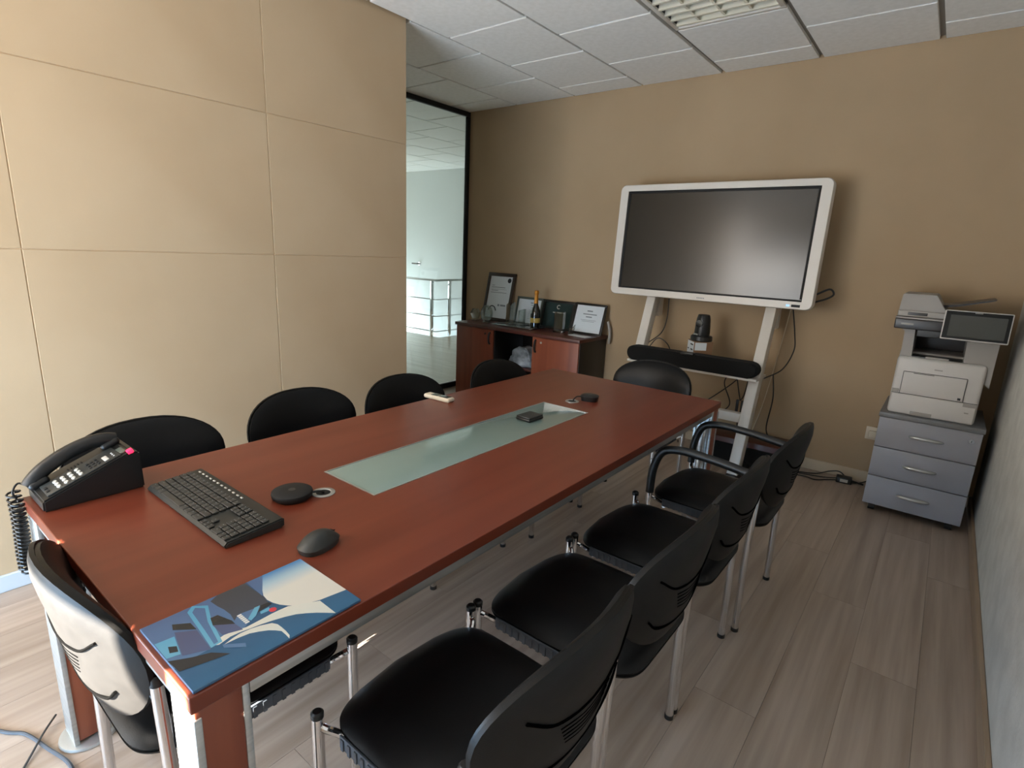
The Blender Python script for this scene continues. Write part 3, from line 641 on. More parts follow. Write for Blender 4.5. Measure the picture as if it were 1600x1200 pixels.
patch(6, cl([(-0.0912, -0.0788), (-0.1035, -0.0657), (-0.0851, -0.0459), (-0.04, -0.060), (0.0283, -0.0721), (0.03, -0.0908), (-0.0168, -0.0859)]))
patch(4, cl([(-0.085, -0.073), (-0.095, -0.064), (-0.081, -0.053), (-0.04, -0.066), (0.024, -0.077), (0.025, -0.084), (-0.02, -0.079)]))
patch(5, cl([(-0.0766, -0.1091), (-0.0581, -0.0869), (-0.033, -0.0868), (-0.0605, -0.1139)]))
patch(5, cl([(-0.0459, -0.0589), (-0.0454, -0.0468), (-0.012, -0.0373), (0.0004, -0.0377), (-0.0236, -0.0646)]))
patch(9, cl([(-0.0236, -0.0646), (0.0004, -0.0377), (0.0246, -0.0356), (0.0127, -0.065)]))
patch(9, cl([(-0.0522, -0.1146), (-0.0309, -0.0877), (0.0337, -0.0925), (0.0149, -0.1285)]))
patch(6, cl([(-0.0452, -0.1473), (-0.0417, -0.1186), (0.0093, -0.1286), (0.0038, -0.1476)]))
patch(5, cl([(-0.0231, -0.1353), (-0.0147, -0.1253), (0.0008, -0.1289), (-0.0057, -0.1394)]))
patch(5, cl([(0.0113, -0.1485), (0.0297, -0.1201), (0.0411, -0.0957), (0.0656, -0.0766), (0.0591, -0.1036), (0.0472, -0.1457)]))
patch(4, cl([(0.0359, -0.0756), (0.0601, -0.0491), (0.0702, -0.0528), (0.0452, -0.0773)]))
patch(6, cl([(-0.0173, 0.0056), (-0.0165, 0.0156), (0.0062, -0.0036), (0.0125, -0.0155), (0.0043, -0.017)]))
patch(6, cl([(0.0009, 0.0066), (-0.0004, 0.0238), (0.0102, 0.021), (0.0083, 0.0042)]))
patch(5, cl([(-0.0001, 0.0026), (-0.0154, 0.0166), (-0.0136, 0.0309), (-0.0049, 0.0324), (-0.0025, 0.0158)]))
patch(7, [(0.0121+0.0065*math.cos(a*PI/8), 0.0246+0.0065*math.sin(a*PI/8)) for a in range(16)])
for k in range(6): patch(8, [(-0.018+k*0.0056, -0.0262), (-0.0136+k*0.0056, -0.0262), (-0.0136+k*0.0056, -0.0187), (-0.018+k*0.0056, -0.0187)])
o = obj('cover_print', bm, PM, br, smooth=0)

# ------------------------------------------------------------------ sideboard
SX0, SX1, SY0, SY1, SZ = -3.535, -2.21, 3.68, 4.125, 0.725
sb = thing('sideboard', 'low cherry sideboard with two doors and an open middle shelf', 'sideboard', ((SX0+SX1)/2, (SY0+SY1)/2, 0))
ox, oy = (SX0+SX1)/2, (SY0+SY1)/2
def sbx(nm, lo, hi, m, par=None, bev=0.0015):
    return obj(nm, box((lo[0]-ox, lo[1]-oy, lo[2]), (hi[0]-ox, hi[1]-oy, hi[2]), bev), m, par or sb)
D0, D1 = -3.092, -2.661
sbx('top', (SX0-0.01, SY0-0.012, SZ-0.028), (SX1+0.01, SY1, SZ), M['darkwood'])
sbx('side_panel', (SX0, SY0+0.02, 0.03), (SX0+0.018, SY1, SZ-0.028), M['blackframe'])
sbx('side_panel', (SX1-0.018, SY0+0.02, 0.03), (SX1, SY1, SZ-0.028), M['blackframe'])
sbx('partition', (D0-0.009, SY0+0.02, 0.05), (D0+0.009, SY1-0.01, SZ-0.028), M['blackframe'])
sbx('partition', (D1-0.009, SY0+0.02, 0.05), (D1+0.009, SY1-0.01, SZ-0.028), M['blackframe'])
sbx('back_panel', (SX0+0.018, SY1-0.012, 0.05), (SX1-0.018, SY1-0.004, SZ-0.028), M['blackframe'])
sbx('bottom_panel', (SX0+0.018, SY0+0.02, 0.03), (SX1-0.018, SY1-0.012, 0.05), M['blackframe'])
sbx('shelf', (D0+0.009, SY0+0.04, 0.38), (D1-0.009, SY1-0.012, 0.398), M['darkwood'])
sbx('plinth', (SX0+0.01, SY0+0.04, 0), (SX1-0.01, SY1-0.02, 0.03), M['blackframe'])
def bow(bm, c, h, m=0):
    cx, cy, cz = c; pts = [(cx, cy, cz-h), (cx, cy-0.014, cz-h*0.8), (cx, cy-0.022, cz), (cx, cy-0.014, cz+h*0.8), (cx, cy, cz+h)]
    tube(bm, smoothpath(pts, 5), 0.008, 10)
for x0, x1, hxp in ((SX0, D0, D0-0.035), (D1, SX1, D1+0.035)):
    d = sbx('door', (x0+0.002, SY0, 0.035), (x1-0.002, SY0+0.018, SZ-0.031), M['cherry_v'])
    bm = bmesh.new(); bow(bm, (hxp-ox, SY0-oy, 0.62), 0.05); obj('handle', bm, M['blackp'], d)
    s = 1 if x0 == D1 else -1
    bm = bmesh.new(); tube(bm, [(hxp+s*0.055-ox, SY0-oy+0.002, 0.655), (hxp+s*0.055-ox, SY0-oy-0.005, 0.655)], 0.009, 14); obj('lock', bm, M['alu'] if s == 1 else M['blackp'], d)
# plastic bag in the open compartment
def lump(name, label, cat, loc, sx, sy, sz, m, seed):
    rnd = random.Random(seed); bm = bmesh.new(); bmesh.ops.create_icosphere(bm, subdivisions=4, radius=1)
    from mathutils import noise
    for v in bm.verts:
        n = noise.noise(v.co*1.8+Vector((seed, 0, 0)))*0.28+abs(noise.noise(v.co*4+Vector((0, seed, 0))))*0.22
        v.co = v.co*(0.85+n); v.co.x *= sx; v.co.y *= sy; v.co.z = max(v.co.z*sz, -sz*0.55)+sz*0.55
    t = thing(name, label, cat, loc); obj('bag_body', bm, m, t, smooth=60); return t
bg = lump('plastic_bag', 'crumpled grey plastic bag on the open sideboard shelf', 'bag', (-2.84, 3.83, 0.398), 0.19, 0.1, 0.115, M['plasticbag'], 3)
bm = bmesh.new(); tube(bm, smoothpath([(0.02, -0.03, 0.14), (0.05, -0.06, 0.165), (0.09, -0.07, 0.13), (0.115, -0.08, 0.07)], 5), [0.01]*16, 8); obj('bag_handle', bm, M['plasticbag'], bg)
# items on the sideboard
def frame(label, x0, x1, z0, z1, y0, y1, fmat, bw, inner, lines, cat='picture frame'):
    """leaning frame: bottom at y0, top at y1"""
    hgt = math.hypot(z1-z0, y1-y0); a = math.atan2(y1-y0, z1-z0); W = x1-x0
    t = thing('framed_certificate', label, cat, ((x0+x1)/2, y0, z0), 0, 'frames leaning on the wall above the sideboard'); t.rotation_euler = (-a, 0, 0)
    bm = bmesh.new(); d = 0.018
    for c, s in (((0, d/2, bw/2), (W, d, bw)), ((0, d/2, hgt-bw/2), (W, d, bw)), ((-W/2+bw/2, d/2, hgt/2), (bw, d, hgt-2*bw)), ((W/2-bw/2, d/2, hgt/2), (bw, d, hgt-2*bw))): bx(bm, c, s, 0.002)
    obj('frame', bm, fmat, t)
    pg = obj('sheet', box((-W/2+bw, 0.007, bw), (W/2-bw, 0.012, hgt-bw)), inner, t)
    bm = bmesh.new(); n = 0
    for (u, v, wd, ht) in lines: bx(bm, (-W/2+bw+(W-2*bw)*u, 0.0066, bw+(hgt-2*bw)*v), ((W-2*bw)*wd, 0.0006, (hgt-2*bw)*ht))
    if lines: obj('printed_text', bm, M['ink'] if inner is M['paper'] else M['print'], t)
    return t, W, hgt, bw
t, W, hh, bw = frame('tall dark framed certificate leaning beside the glass partition', -3.52, -3.19, SZ, 1.172, 4.0, 4.1, M['brownframe'], 0.032, M['paper'],
      [(0.17, 0.78, 0.12, 0.012), (0.42, 0.735, 0.62, 0.014), (0.45, 0.69, 0.7, 0.006), (0.27, 0.66, 0.3, 0.012), (0.46, 0.61, 0.72, 0.012), (0.55, 0.31, 0.08, 0.05), (0.75, 0.31, 0.24, 0.04)])
bm = bmesh.new(); tube(bm, [(W/2-bw-0.035, 0.0064, hh-bw-0.035), (W/2-bw-0.035, 0.0072, hh-bw-0.035)], 0.022, 20); obj('round_logo', bm, M['inkdark'], t)
bm = bmesh.new(); tube(bm, smoothpath([(-W/2+bw+0.03, 0.0066, 0.10), (-W/2+bw+0.06, 0.0066, 0.14), (-W/2+bw+0.1, 0.0066, 0.135), (-W/2+bw+0.125, 0.0066, 0.1)], 5), 0.005, 6); obj('swoosh_logo', bm, M['inkdark'], t)
frame('grey framed certificate standing behind the champagne bottle', -3.15, -2.855, SZ, 0.975, 4.03, 4.09, M['greyframe'], 0.02, M['paper'],
      [(0.6, 0.86, 0.12, 0.05), (0.72, 0.77, 0.3, 0.03), (0.72, 0.66, 0.22, 0.03)]+[(0.7, 0.55-0.07*k, 0.4, 0.012) for k in range(6)])
t, W, hh, bw = frame('black framed dark green glass plaque between the two white certificates', -2.848, -2.52, SZ, 0.972, 4.03, 4.09, M['blackframe'], 0.02, M['slate'], [(0.5, 0.6, 0.36, 0.035), (0.72, 0.6, 0.06, 0.035)])
bm = bmesh.new(); tube(bm, [(0.0+0.016*math.cos(a*PI/10+0.7), 0.0062, hh*0.78+0.016*math.sin(a*PI/10+0.7)) for a in range(16)], 0.003, 6); obj('ring_logo', bm, M['print'], t)
frame('black framed white certificate at the right end of the sideboard', -2.50, -2.20, SZ, 0.978, 3.99, 4.07, M['blackframe'], 0.018, M['paper'], [(0.5, 0.8, 0.2, 0.045), (0.52, 0.68, 0.5, 0.035), (0.5, 0.58, 0.22, 0.04), (0.5, 0.46, 0.55, 0.012), (0.5, 0.41, 0.45, 0.012)])
tr = thing('silver_tray', 'rectangular silver tray under the champagne bottle', 'tray', (-2.98, 3.895, SZ))
obj('tray_base', box((-0.21, -0.11, 0), (0.21, 0.10, 0.006), 0.003), M['silver'], tr)
bm = bmesh.new()
for c, s in (((0, -0.108, 0.008), (0.43, 0.012, 0.012)), ((0, 0.098, 0.008), (0.43, 0.012, 0.012)), ((-0.209, 0, 0.008), (0.012, 0.2, 0.012)), ((0.209, 0, 0.008), (0.012, 0.2, 0.012))): bx(bm, c, s, 0.003)
obj('tray_rim', bm, M['silver'], tr)
bt = thing('champagne_bottle', 'dark champagne bottle with gold foil neck on the silver tray', 'bottle', (-2.805, 3.905, SZ+0.006))
bm = bmesh.new(); lathe(bm, [(0.038, 0), (0.043, 0.006), (0.043, 0.12), (0.041, 0.145), (0.03, 0.18), (0.02, 0.205), (0.017, 0.225)], (0, 0, 0), 28); obj('glass_body', bm, M['bottle'], bt)
bm = bmesh.new(); lathe(bm, [(0.0205, 0.215), (0.0175, 0.24), (0.016, 0.29), (0.0195, 0.295), (0.0195, 0.318), (0.016, 0.326), (0.0, 0.328)], (0, 0, 0), 24); obj('foil', bm, M['gold'], bt)
bm = bmesh.new(); lathe(bm, [(0.0434, 0.05), (0.0437, 0.052), (0.0437, 0.088), (0.0434, 0.09)], (0, 0, 0), 28); obj('paper_label', bm, M['label'], bt)
def award(name, label, loc, pts, th, rz=0, base=(0.06, 0.05, 0.012)):
    t = thing(name, label, 'award', loc, rz, 'crystal awards on the sideboard')
    bm = bmesh.new(); prism(bm, pts, 'y', -th/2, th/2); obj('crystal', bm, CRYSTAL, t)
    obj('base', box((-base[0]/2, -base[1]/2, 0), (base[0]/2, base[1]/2, base[2]), 0.003), CRYSTAL, t); return t
hexp = [(0.05*math.cos(k*PI/3), 0.066+0.055*math.sin(k*PI/3)) for k in range(6)]
award('crystal_award', 'hexagonal crystal award at the left end of the sideboard', (-3.475, 3.87, SZ), hexp, 0.03, 0.2)
ringp = [(0.062*math.cos(k*PI/12), 0.085+0.078*math.sin(k*PI/12)) for k in range(24)]
t = award('crystal_award', 'round crystal award in front of the tall dark frame', (-3.31, 3.84, SZ), ringp, 0.016, 0.1)
bm = bmesh.new(); tube(bm, [(0.05*math.cos(k*PI/12), -0.001, 0.085+0.064*math.sin(k*PI/12)) for k in range(25)], 0.006, 6); obj('etched_ring', bm, CRYSTAL, t)
award('crystal_award', 'narrow crystal obelisk award left of the tray', (-3.16, 3.97, SZ), [(-0.016, 0.01), (0.016, 0.01), (0.016, 0.16), (-0.006, 0.185), (-0.016, 0.17)], 0.03, 0.3, (0.05, 0.05, 0.014))
award('crystal_award', 'tall slanted crystal award on the left of the tray', (-3.08, 3.93, SZ+0.006), [(-0.018, 0.01), (0.018, 0.01), (0.022, 0.2), (-0.014, 0.165)], 0.03, -0.1, (0.055, 0.05, 0.014))
award('crystal_award', 'broad crystal award beside the champagne bottle', (-2.98, 3.94, SZ+0.006), [(-0.028, 0.01), (0.028, 0.01), (0.034, 0.15), (-0.03, 0.13)], 0.03, -0.1, (0.07, 0.05, 0.014))
award('crystal_award', 'upright rectangular crystal block on the right of the sideboard', (-2.55, 3.905, SZ), [(-0.04, 0.008), (0.04, 0.008), (0.042, 0.175), (-0.038, 0.17)], 0.045, 0.1, (0.09, 0.06, 0.018))
award('crystal_award', 'small crystal star award beside the crystal block', (-2.42, 3.90, SZ), [(-0.025, 0.01), (0.012, 0.01), (0.03, 0.085), (0.005, 0.05), (-0.02, 0.05)], 0.02, 0.0, (0.05, 0.04, 0.01))
cb_ = tag(obj('document', box((-0.09, -0.04, 0), (0.09, 0.04, 0.004), 0.001), M['paper'], None, (-2.32, 3.86, SZ)), 'folded white paper lying in front of the right certificate', 'paper'); cb_.rotation_euler.z = -0.15
bm = bmesh.new(); tube(bm, smoothpath([(-2.20, 4.10, 0.84), (-2.175, 4.095, 0.78), (-2.165, 4.09, 0.72), (-2.175, 4.10, 0.66)], 6), 0.012, 8)
tag(obj('wall_cable', bm, M['printer_g']), 'grey cable sleeve hanging at the right end of the sideboard', 'cable')

# ------------------------------------------------------------------ display on its stand
ds = thing('display_stand', 'large white framed interactive display on a leaning white stand', 'display', (-1.343, 3.83, 0))
mo_ = Matrix.Translation((0, 0, 1.10)) @ Matrix.Rotation(-0.055, 4, 'X')
DW, DH = 1.388, 0.782
def rrect(w, h, r, n=6):
    out = []
    for cx, cz, a0 in ((w/2-r, h-r, 0), (-w/2+r, h-r, PI/2), (-w/2+r, r, PI), (w/2-r, r, 3*PI/2)):
        for k in range(n+1):
            a = a0+k*PI/2/n; out.append((cx+r*math.cos(a), cz+r*math.sin(a)))
    return out
def dpart(nm, bm, m, par=None):
    bm.transform(mo_); return obj(nm, bm, m, par or ds)
bm = bmesh.new()
outer = rrect(DW, DH, 0.04); iw, ih, bz0 = 1.262, 0.69, 0.048
inner = [(x, z+bz0) for x, z in rrect(iw, ih, 0.004)]
def ring(bm, O, I, y0, y1, ybev):
    n = len(O)
    sh = [(x*0.994, DH/2+(z-DH/2)*0.99) for x, z in O]
    layers = [[bm.verts.new((x, y1, z)) for x, z in O], [bm.verts.new((x, y0+ybev, z)) for x, z in O], [bm.verts.new((x, y0, z)) for x, z in sh], [bm.verts.new((x, y0, z)) for x, z in I], [bm.verts.new((x, y0+0.012, z)) for x, z in I]]
    for a, b in zip(layers, layers[1:]):
        for k in range(n): bm.faces.new((a[k], a[(k+1) % n], b[(k+1) % n], b[k]))
    bm.faces.new(layers[0]); 
ring(bm, outer, inner, -0.04, 0.03, 0.008)
bz = dpart('bezel', bm, M['white_en'])
bm = bmesh.new(); bx(bm, (0, -0.026, bz0+ih/2), (iw, 0.004, ih)); dpart('screen', bm, M['screen'])
bm = bmesh.new()
for c, s in (((0, -0.031, bz0+ih-0.008), (iw, 0.006, 0.016)), ((0, -0.031, bz0+0.006), (iw, 0.006, 0.012)), ((-iw/2+0.008, -0.031, bz0+ih/2), (0.016, 0.006, ih-0.03)), ((iw/2-0.008, -0.031, bz0+ih/2), (0.016, 0.006, ih-0.03))): bx(bm, c, s, 0.001)
dpart('screen_edge', bm, M['blackm'])
bm = bmesh.new()
for k in range(5): bx(bm, (-0.02+k*0.011, -0.0403, 0.02), (0.007, 0.001, 0.007))
dpart('maker_mark', bm, M['ink'], bz)
bm = bmesh.new(); bx(bm, (iw/2-0.03, -0.0403, 0.022), (0.05, 0.002, 0.016), 0.0005); pp = dpart('button_panel', bm, M['inkdark'], bz)
bm = bmesh.new(); bx(bm, (iw/2-0.075, -0.0403, 0.022), (0.02, 0.002, 0.012), 0.0005); dpart('status_light', bm, M['led'], bz)
bm = bmesh.new(); bx(bm, (0, 0.055, DH/2), (1.1, 0.05, 0.5), 0.01); dpart('rear_housing', bm, M['blackp'])
# leaning legs: y = .03 + .36*(z-1.07)
def ly(z): return 0.06+0.34*(z-1.07)
for xx in (-0.385, 0.447):
    bm = bmesh.new(); A = Vector((xx, ly(0.02), 0.02)); Bv = Vector((xx, ly(1.12), 1.12)); ln = (Bv-A).length; ang = math.atan2(Bv.y-A.y, Bv.z-A.z)
    bx(bm, (A+Bv)/2, (0.066, 0.085, ln), 0.006, Matrix.Rotation(-ang, 4, 'X')); obj('leg', bm, M['white_en'], ds)
    bm = bmesh.new(); bx(bm, (xx, ly(0)+0.1, 0.025), (0.07, 0.3, 0.045), 0.01); obj('foot', bm, M['blackp'], ds)
    bm = bmesh.new(); bx(bm, (xx, 0.16, 1.25), (0.06, 0.07, 0.6), 0.006); obj('mount_post', bm, M['white_en'], ds)
bm = bmesh.new(); bx(bm, (0.031, ly(0.385)+0.0, 0.385), (0.766, 0.05, 0.06), 0.004); obj('crossbar', bm, M['white_en'], ds)
bm = bmesh.new(); bx(bm, (0.031, ly(0.66)-0.01, 0.648), (0.9, 0.24, 0.018), 0.005); obj('shelf', bm, M['white_en'], ds)
# soundbar
sbar = thing('soundbar', 'long black fabric soundbar on the shelf below the display', 'soundbar', (-1.318, 3.655, 0.657))
def sb_o(r, t): 
    c, s = se(t, 2.6); return c, s
def capsule_outline(hl, hr, n=10):
    out = []
    for cx, a0 in ((hl-hr, -PI/2), (-hl+hr, PI/2)):
        for k in range(n+1):
            a = a0+k*PI/n; out.append((cx+hr*math.cos(a), hr+hr*math.sin(a)))
    return out
bm = bmesh.new(); prism(bm, capsule_outline(0.455, 0.05), 'y', -0.055, 0.045); bmesh.ops.bevel(bm, geom=[e for e in bm.edges if abs(e.verts[0].co.y-e.verts[1].co.y) < 1e-6], offset=0.012, segments=3, affect='EDGES')
for v in bm.verts: v.co.y += 0.25*v.co.x**2-0.03
obj('cabinet', bm, M['cloth'], sbar)
bm = bmesh.new(); bx(bm, (0, -0.0365, 0.103), (0.09, 0.05, 0.016), 0.004); obj('control_strip', bm, M['blackp'], sbar)
# box and camera
cbx = thing('cardboard_box', 'small cardboard box with white label under the camera', 'box', (-1.305, 3.80, 0.657), 0.7)
obj('carton', box((-0.065, -0.065, 0), (0.065, 0.065, 0.175), 0.002), M['card'], cbx)
obj('shipping_label', box((-0.066, -0.06, 0.085), (-0.0652, 0.06, 0.17)), M['paper'], cbx)
obj('shipping_label', box((-0.06, -0.066, 0.115), (0.02, -0.0652, 0.168)), M['paper'], cbx)
bm = bmesh.new()
for y, z, wd in ((-0.02, 0.15, 0.05), (-0.025, 0.115, 0.04), (0.04, 0.115, 0.02)): bx(bm, (-0.0664, y, z), (0.0006, wd, 0.009))
obj('label_text', bm, M['inkdark'], cbx)
cm = thing('video_camera', 'black motorised conference camera standing on the cardboard box', 'camera', (-1.302, 3.80, 0.832))
bm = bmesh.new(); lathe(bm, [(0.07, 0), (0.074, 0.006), (0.072, 0.03), (0.066, 0.036), (0.02, 0.037)], (0, 0, 0), 32); obj('base', bm, M['blackp'], cm)
bm = bmesh.new(); lathe(bm, [(0.05, 0.036), (0.052, 0.06), (0.05, 0.1), (0.046, 0.15), (0.04, 0.175), (0.036, 0.18)], (0, 0, 0), 28); obj('head', bm, M['blackp'], cm)
bm = bmesh.new(); tube(bm, [(-0.01, -0.045, 0.12), (-0.01, -0.054, 0.12)], 0.024, 20); obj('lens', bm, M['bottle'], cm)
bm = bmesh.new(); bx(bm, (-0.025, -0.048, 0.046), (0.04, 0.012, 0.012), 0.003, -0.45); obj('trim_plate', bm, M['alu'], cm)
# low dark case behind the legs
dk = thing('subwoofer', 'low dark reddish brown box on the floor under the display', 'box', (-0.93, 3.93, 0))
obj('cabinet', box((-0.26, -0.13, 0.012), (0.26, 0.14, 0.19), 0.006), M['darkwood'], dk)
obj('front_grille', box((-0.245, -0.137, 0.02), (0.245, -0.13, 0.15), 0.003), M['cloth'], dk)
for sx in (-0.22, 0.22):
    for sy in (-0.1, 0.11):
        bm = bmesh.new(); lathe(bm, [(0.015, 0), (0.018, 0.012)], (sx, sy, 0), 12); obj('foot', bm, M['gum'], dk)
# cables
def cable(label, pts, r=0.004, m='blackp', extra=None):
    bm = bmesh.new(); tube(bm, smoothpath(pts, 7), r, 8)
    return tag(obj('cable', bm, M[m]), label, 'cable')
cable('black cable hanging below the left of the display down to the soundbar', [(-1.62, 3.93, 1.12), (-1.615, 3.92, 0.95), (-1.63, 3.88, 0.84), (-1.70, 3.82, 0.76), (-1.74, 3.78, 0.70)])
cable('short black cable looping behind the left half of the soundbar', [(-1.70, 3.80, 0.70), (-1.64, 3.84, 0.80), (-1.56, 3.84, 0.77), (-1.5, 3.8, 0.70)])
cable('black cable arching beside the right stand leg', [(-0.80, 4.0, 1.12), (-0.76, 4.0, 0.93), (-0.745, 3.98, 0.82), (-0.78, 3.9, 0.70), (-0.86, 3.8, 0.64)])
cable('thin black cable dropping right of the stand leg to the floor', [(-0.82, 3.86, 0.66), (-0.80, 3.86, 0.5), (-0.815, 3.87, 0.3), (-0.79, 3.9, 0.205), (-0.72, 3.78, 0.10), (-0.66, 3.8, 0.006)])
cable('black cable dropping from the shelf behind the far head chair', [(-1.55, 3.86, 0.66), (-1.52, 3.9, 0.5), (-1.46, 3.95, 0.2), (-1.44, 3.97, 0.006)])
cable('black cable crossing diagonally under the shelf', [(-1.0, 3.88, 0.65), (-1.1, 3.9, 0.53), (-1.28, 3.93, 0.36), (-1.45, 3.95, 0.22), (-1.6, 3.97, 0.006)])
cable('black cable bowing to the right under the shelf', [(-1.08, 3.86, 0.65), (-1.13, 3.88, 0.55), (-1.08, 3.9, 0.4), (-1.16, 3.92, 0.3), (-1.24, 3.93, 0.15), (-1.27, 3.95, 0.006)])
cable('black cable hanging down to the inline adapter', [(-1.05, 3.84, 0.65), (-1.02, 3.85, 0.52), (-1.0, 3.85, 0.45)])
cable('second black cable hanging down to the inline adapter', [(-0.96, 3.84, 0.65), (-0.98, 3.85, 0.5), (-1.0, 3.85, 0.45)])
ia = thing('inline_adapter', 'black inline adapter hanging among the cables under the shelf', 'adapter', (-1.0, 3.85, 0.30))
for sx in (-0.016, 0.016):
    bm = bmesh.new(); bx(bm, (sx, 0, 0.09), (0.018, 0.016, 0.13), 0.004); obj('plug', bm, M['blackp'], ia)
bm = bmesh.new(); bx(bm, (0, 0, 0.06), (0.053, 0.02, 0.012), 0.003); obj('band', bm, M['darkgrey'], ia)
bm = bmesh.new(); tube(bm, smoothpath([(0, 0, 0.03), (0.0, 0.01, -0.03), (0.01, 0.0, -0.10)], 5), 0.004, 8); obj('tail', bm, M['blackp'], ia)
cable('beige cable hanging down the back wall right of the stand', [(-0.83, 4.118, 1.08), (-0.86, 4.12, 0.8), (-0.895, 4.12, 0.52), (-0.93, 4.12, 0.3), (-0.98, 4.12, 0.1)], 0.0035, 'base_cream')
cable('short black loop of cable at the right edge of the display', [(-0.655, 3.90, 1.20), (-0.59, 3.92, 1.235), (-0.565, 3.92, 1.205), (-0.60, 3.91, 1.175), (-0.66, 3.90, 1.15)], 0.006)
cable('black cable curving over the baseboard left of the drawer unit', [(-0.62, 3.98, 0.006), (-0.5, 4.04, 0.006), (-0.42, 4.06, 0.04), (-0.36, 4.06, 0.05), (-0.30, 4.04, 0.006), (-0.25, 4.06, 0.006), (-0.20, 4.08, 0.03)])
cable('black cable lying along the floor by the back baseboard', [(-0.72, 3.95, 0.006), (-0.58, 3.97, 0.006), (-0.46, 4.0, 0.006), (-0.36, 4.02, 0.02)])
cable('black cable sagging forward on the floor by the back baseboard', [(-0.70, 3.90, 0.005), (-0.55, 3.93, 0.005), (-0.48, 3.92, 0.005), (-0.42, 3.98, 0.005), (-0.36, 4.01, 0.01)])
pa = thing('power_adapter', 'black power adapter with pale label on the floor by the drawer unit', 'adapter', (-0.33, 4.02, 0), 0.1)
obj('case', box((-0.045, -0.03, 0), (0.045, 0.03, 0.04), 0.006, 3), M['blackp'], pa)
obj('rating_label', box((-0.022, -0.0306, 0.01), (0.022, -0.0298, 0.03)), M['print'], pa)
bm = bmesh.new(); tube(bm, [(0.045, 0, 0.02), (0.11, 0.005, 0.01)], 0.006, 8); obj('tail', bm, M['blackp'], pa)
# floor cables near the head chair
cable('thick grey floor cable curving behind the near head chair', [(-2.10, 0.03, 0.006), (-1.876, 0.137, 0.006), (-1.811, 0.18, 0.006), (-1.71, 0.207, 0.006), (-1.606, 0.231, 0.006), (-1.5, 0.22, 0.006)], 0.005, 'greyrib')
cable('thin dark floor cable crossing the thicker one at the lower left', [(-1.821, 0.251, 0.012), (-1.765, 0.21, 0.0145), (-1.693, 0.156, 0.004), (-1.6, 0.09, 0.004)], 0.0028, 'gum')

# ------------------------------------------------------------------ drawer unit and printer
du = thing('drawer_unit', 'silver grey three drawer pedestal in the corner under the printer', 'drawer unit', (0.037, 3.62, 0))
obj('carcass', box((-0.215, 0.02, 0.05), (0.215, 0.49, 0.575), 0.002), M['gum'], du)  # dark colour stands in for shade in the gaps between drawers
obj('top', box((-0.23, -0.012, 0.575), (0.23, 0.495, 0.6), 0.002), M['top_lam'], du)
for k in range(3):
    z0 = 0.05+k*0.1745
    d = obj('drawer', box((-0.225, 0.0, z0+0.002), (0.225, 0.02, z0+0.1715), 0.002), M['silver_lam'], du)
    bm = bmesh.new(); pts = [(-0.075, -0.002, z0+0.088), (-0.055, -0.016, z0+0.09), (0, -0.021, z0+0.09), (0.055, -0.016, z0+0.09), (0.075, -0.002, z0+0.088)]
    sp = smoothpath(pts, 5); tube(bm, sp, [0.004+0.006*math.sin(PI*i/(len(sp)-1)) for i in range(len(sp))], 10); obj('handle', bm, M['alu'], d)
    if k == 2:
        bm = bmesh.new(); tube(bm, [(0.185, 0.002, z0+0.125), (0.185, -0.006, z0+0.125)], 0.012, 18); lk = obj('lock', bm, M['chrome'], d)
        bm = bmesh.new(); bx(bm, (0.185, -0.0065, z0+0.125), (0.003, 0.001, 0.012)); obj('key_slot', bm, M['blackm'], lk)
for sx in (-0.18, 0.18):
    for sy in (0.06, 0.44):
        bm = bmesh.new(); tube(bm, [(sx-0.016, sy, 0.022), (sx+0.016, sy, 0.022)], 0.022, 18); bx(bm, (sx, sy, 0.042), (0.03, 0.03, 0.016), 0.003); obj('castor', bm, M['blackp'], du)
pr = thing('printer', 'white multifunction office printer with scanner and tilted touch panel', 'printer', (0.025, 3.64, 0.6))
def pbx(nm, lo, hi, m, bev=0.006, par=None): return obj(nm, box(lo, hi, bev, 3), m, par or pr)
body = pbx('body', (-0.19, 0, 0.0), (0.19, 0.42, 0.318), M['printer'], 0.018)
fp = pbx('bypass_tray_door', (-0.148, -0.006, 0.118), (0.122, 0.02, 0.238), M['printer'], 0.002)
bm = bmesh.new()
for c, s in (((-0.013, -0.004, 0.2395), (0.272, 0.006, 0.0018)), ((-0.1495, -0.004, 0.178), (0.0018, 0.006, 0.122)), ((0.1235, -0.004, 0.178), (0.0018, 0.006, 0.122)), ((0, -0.001, 0.116), (0.372, 0.006, 0.0018)), ((-0.06, -0.0065, 0.2345), (0.09, 0.003, 0.003))): bx(bm, c, s)
obj('panel_gap', bm, M['gum'], fp)
pbx('paper_tray', (-0.183, -0.005, 0.006), (0.183, 0.02, 0.114), M['printer'], 0.004)
pbx('tray_grip', (-0.085, -0.007, 0.0045), (0.01, -0.003, 0.026), M['printer_g'], 0.002)
pbx('side_latch', (0.128, -0.006, 0.095), (0.185, 0.01, 0.112), M['printer_g'], 0.001)
pbx('side_latch', (-0.185, -0.006, 0.12), (-0.155, 0.01, 0.138), M['printer_g'], 0.001)
pbx('warning_mark', (0.1, -0.0072, 0.124), (0.113, -0.0055, 0.136), M['inkdark'], 0)
pbx('tray_number', (0.14, -0.0062, 0.06), (0.158, -0.0045, 0.066), M['printer_g'], 0)
pbx('maker_mark', (-0.02, -0.0012, 0.262), (0.015, 0.001, 0.268), M['printer_g'], 0)
pbx('rear_cover', (-0.19, 0.12, 0.28), (0.215, 0.42, 0.335), M['printer_g'], 0.008)
pbx('output_tray', (-0.13, 0.02, 0.313), (0.085, 0.13, 0.325), M['blackp'], 0.003)
pbx('paper_stop', (-0.07, 0.015, 0.318), (0.03, 0.03, 0.328), M['printer_g'], 0.002)
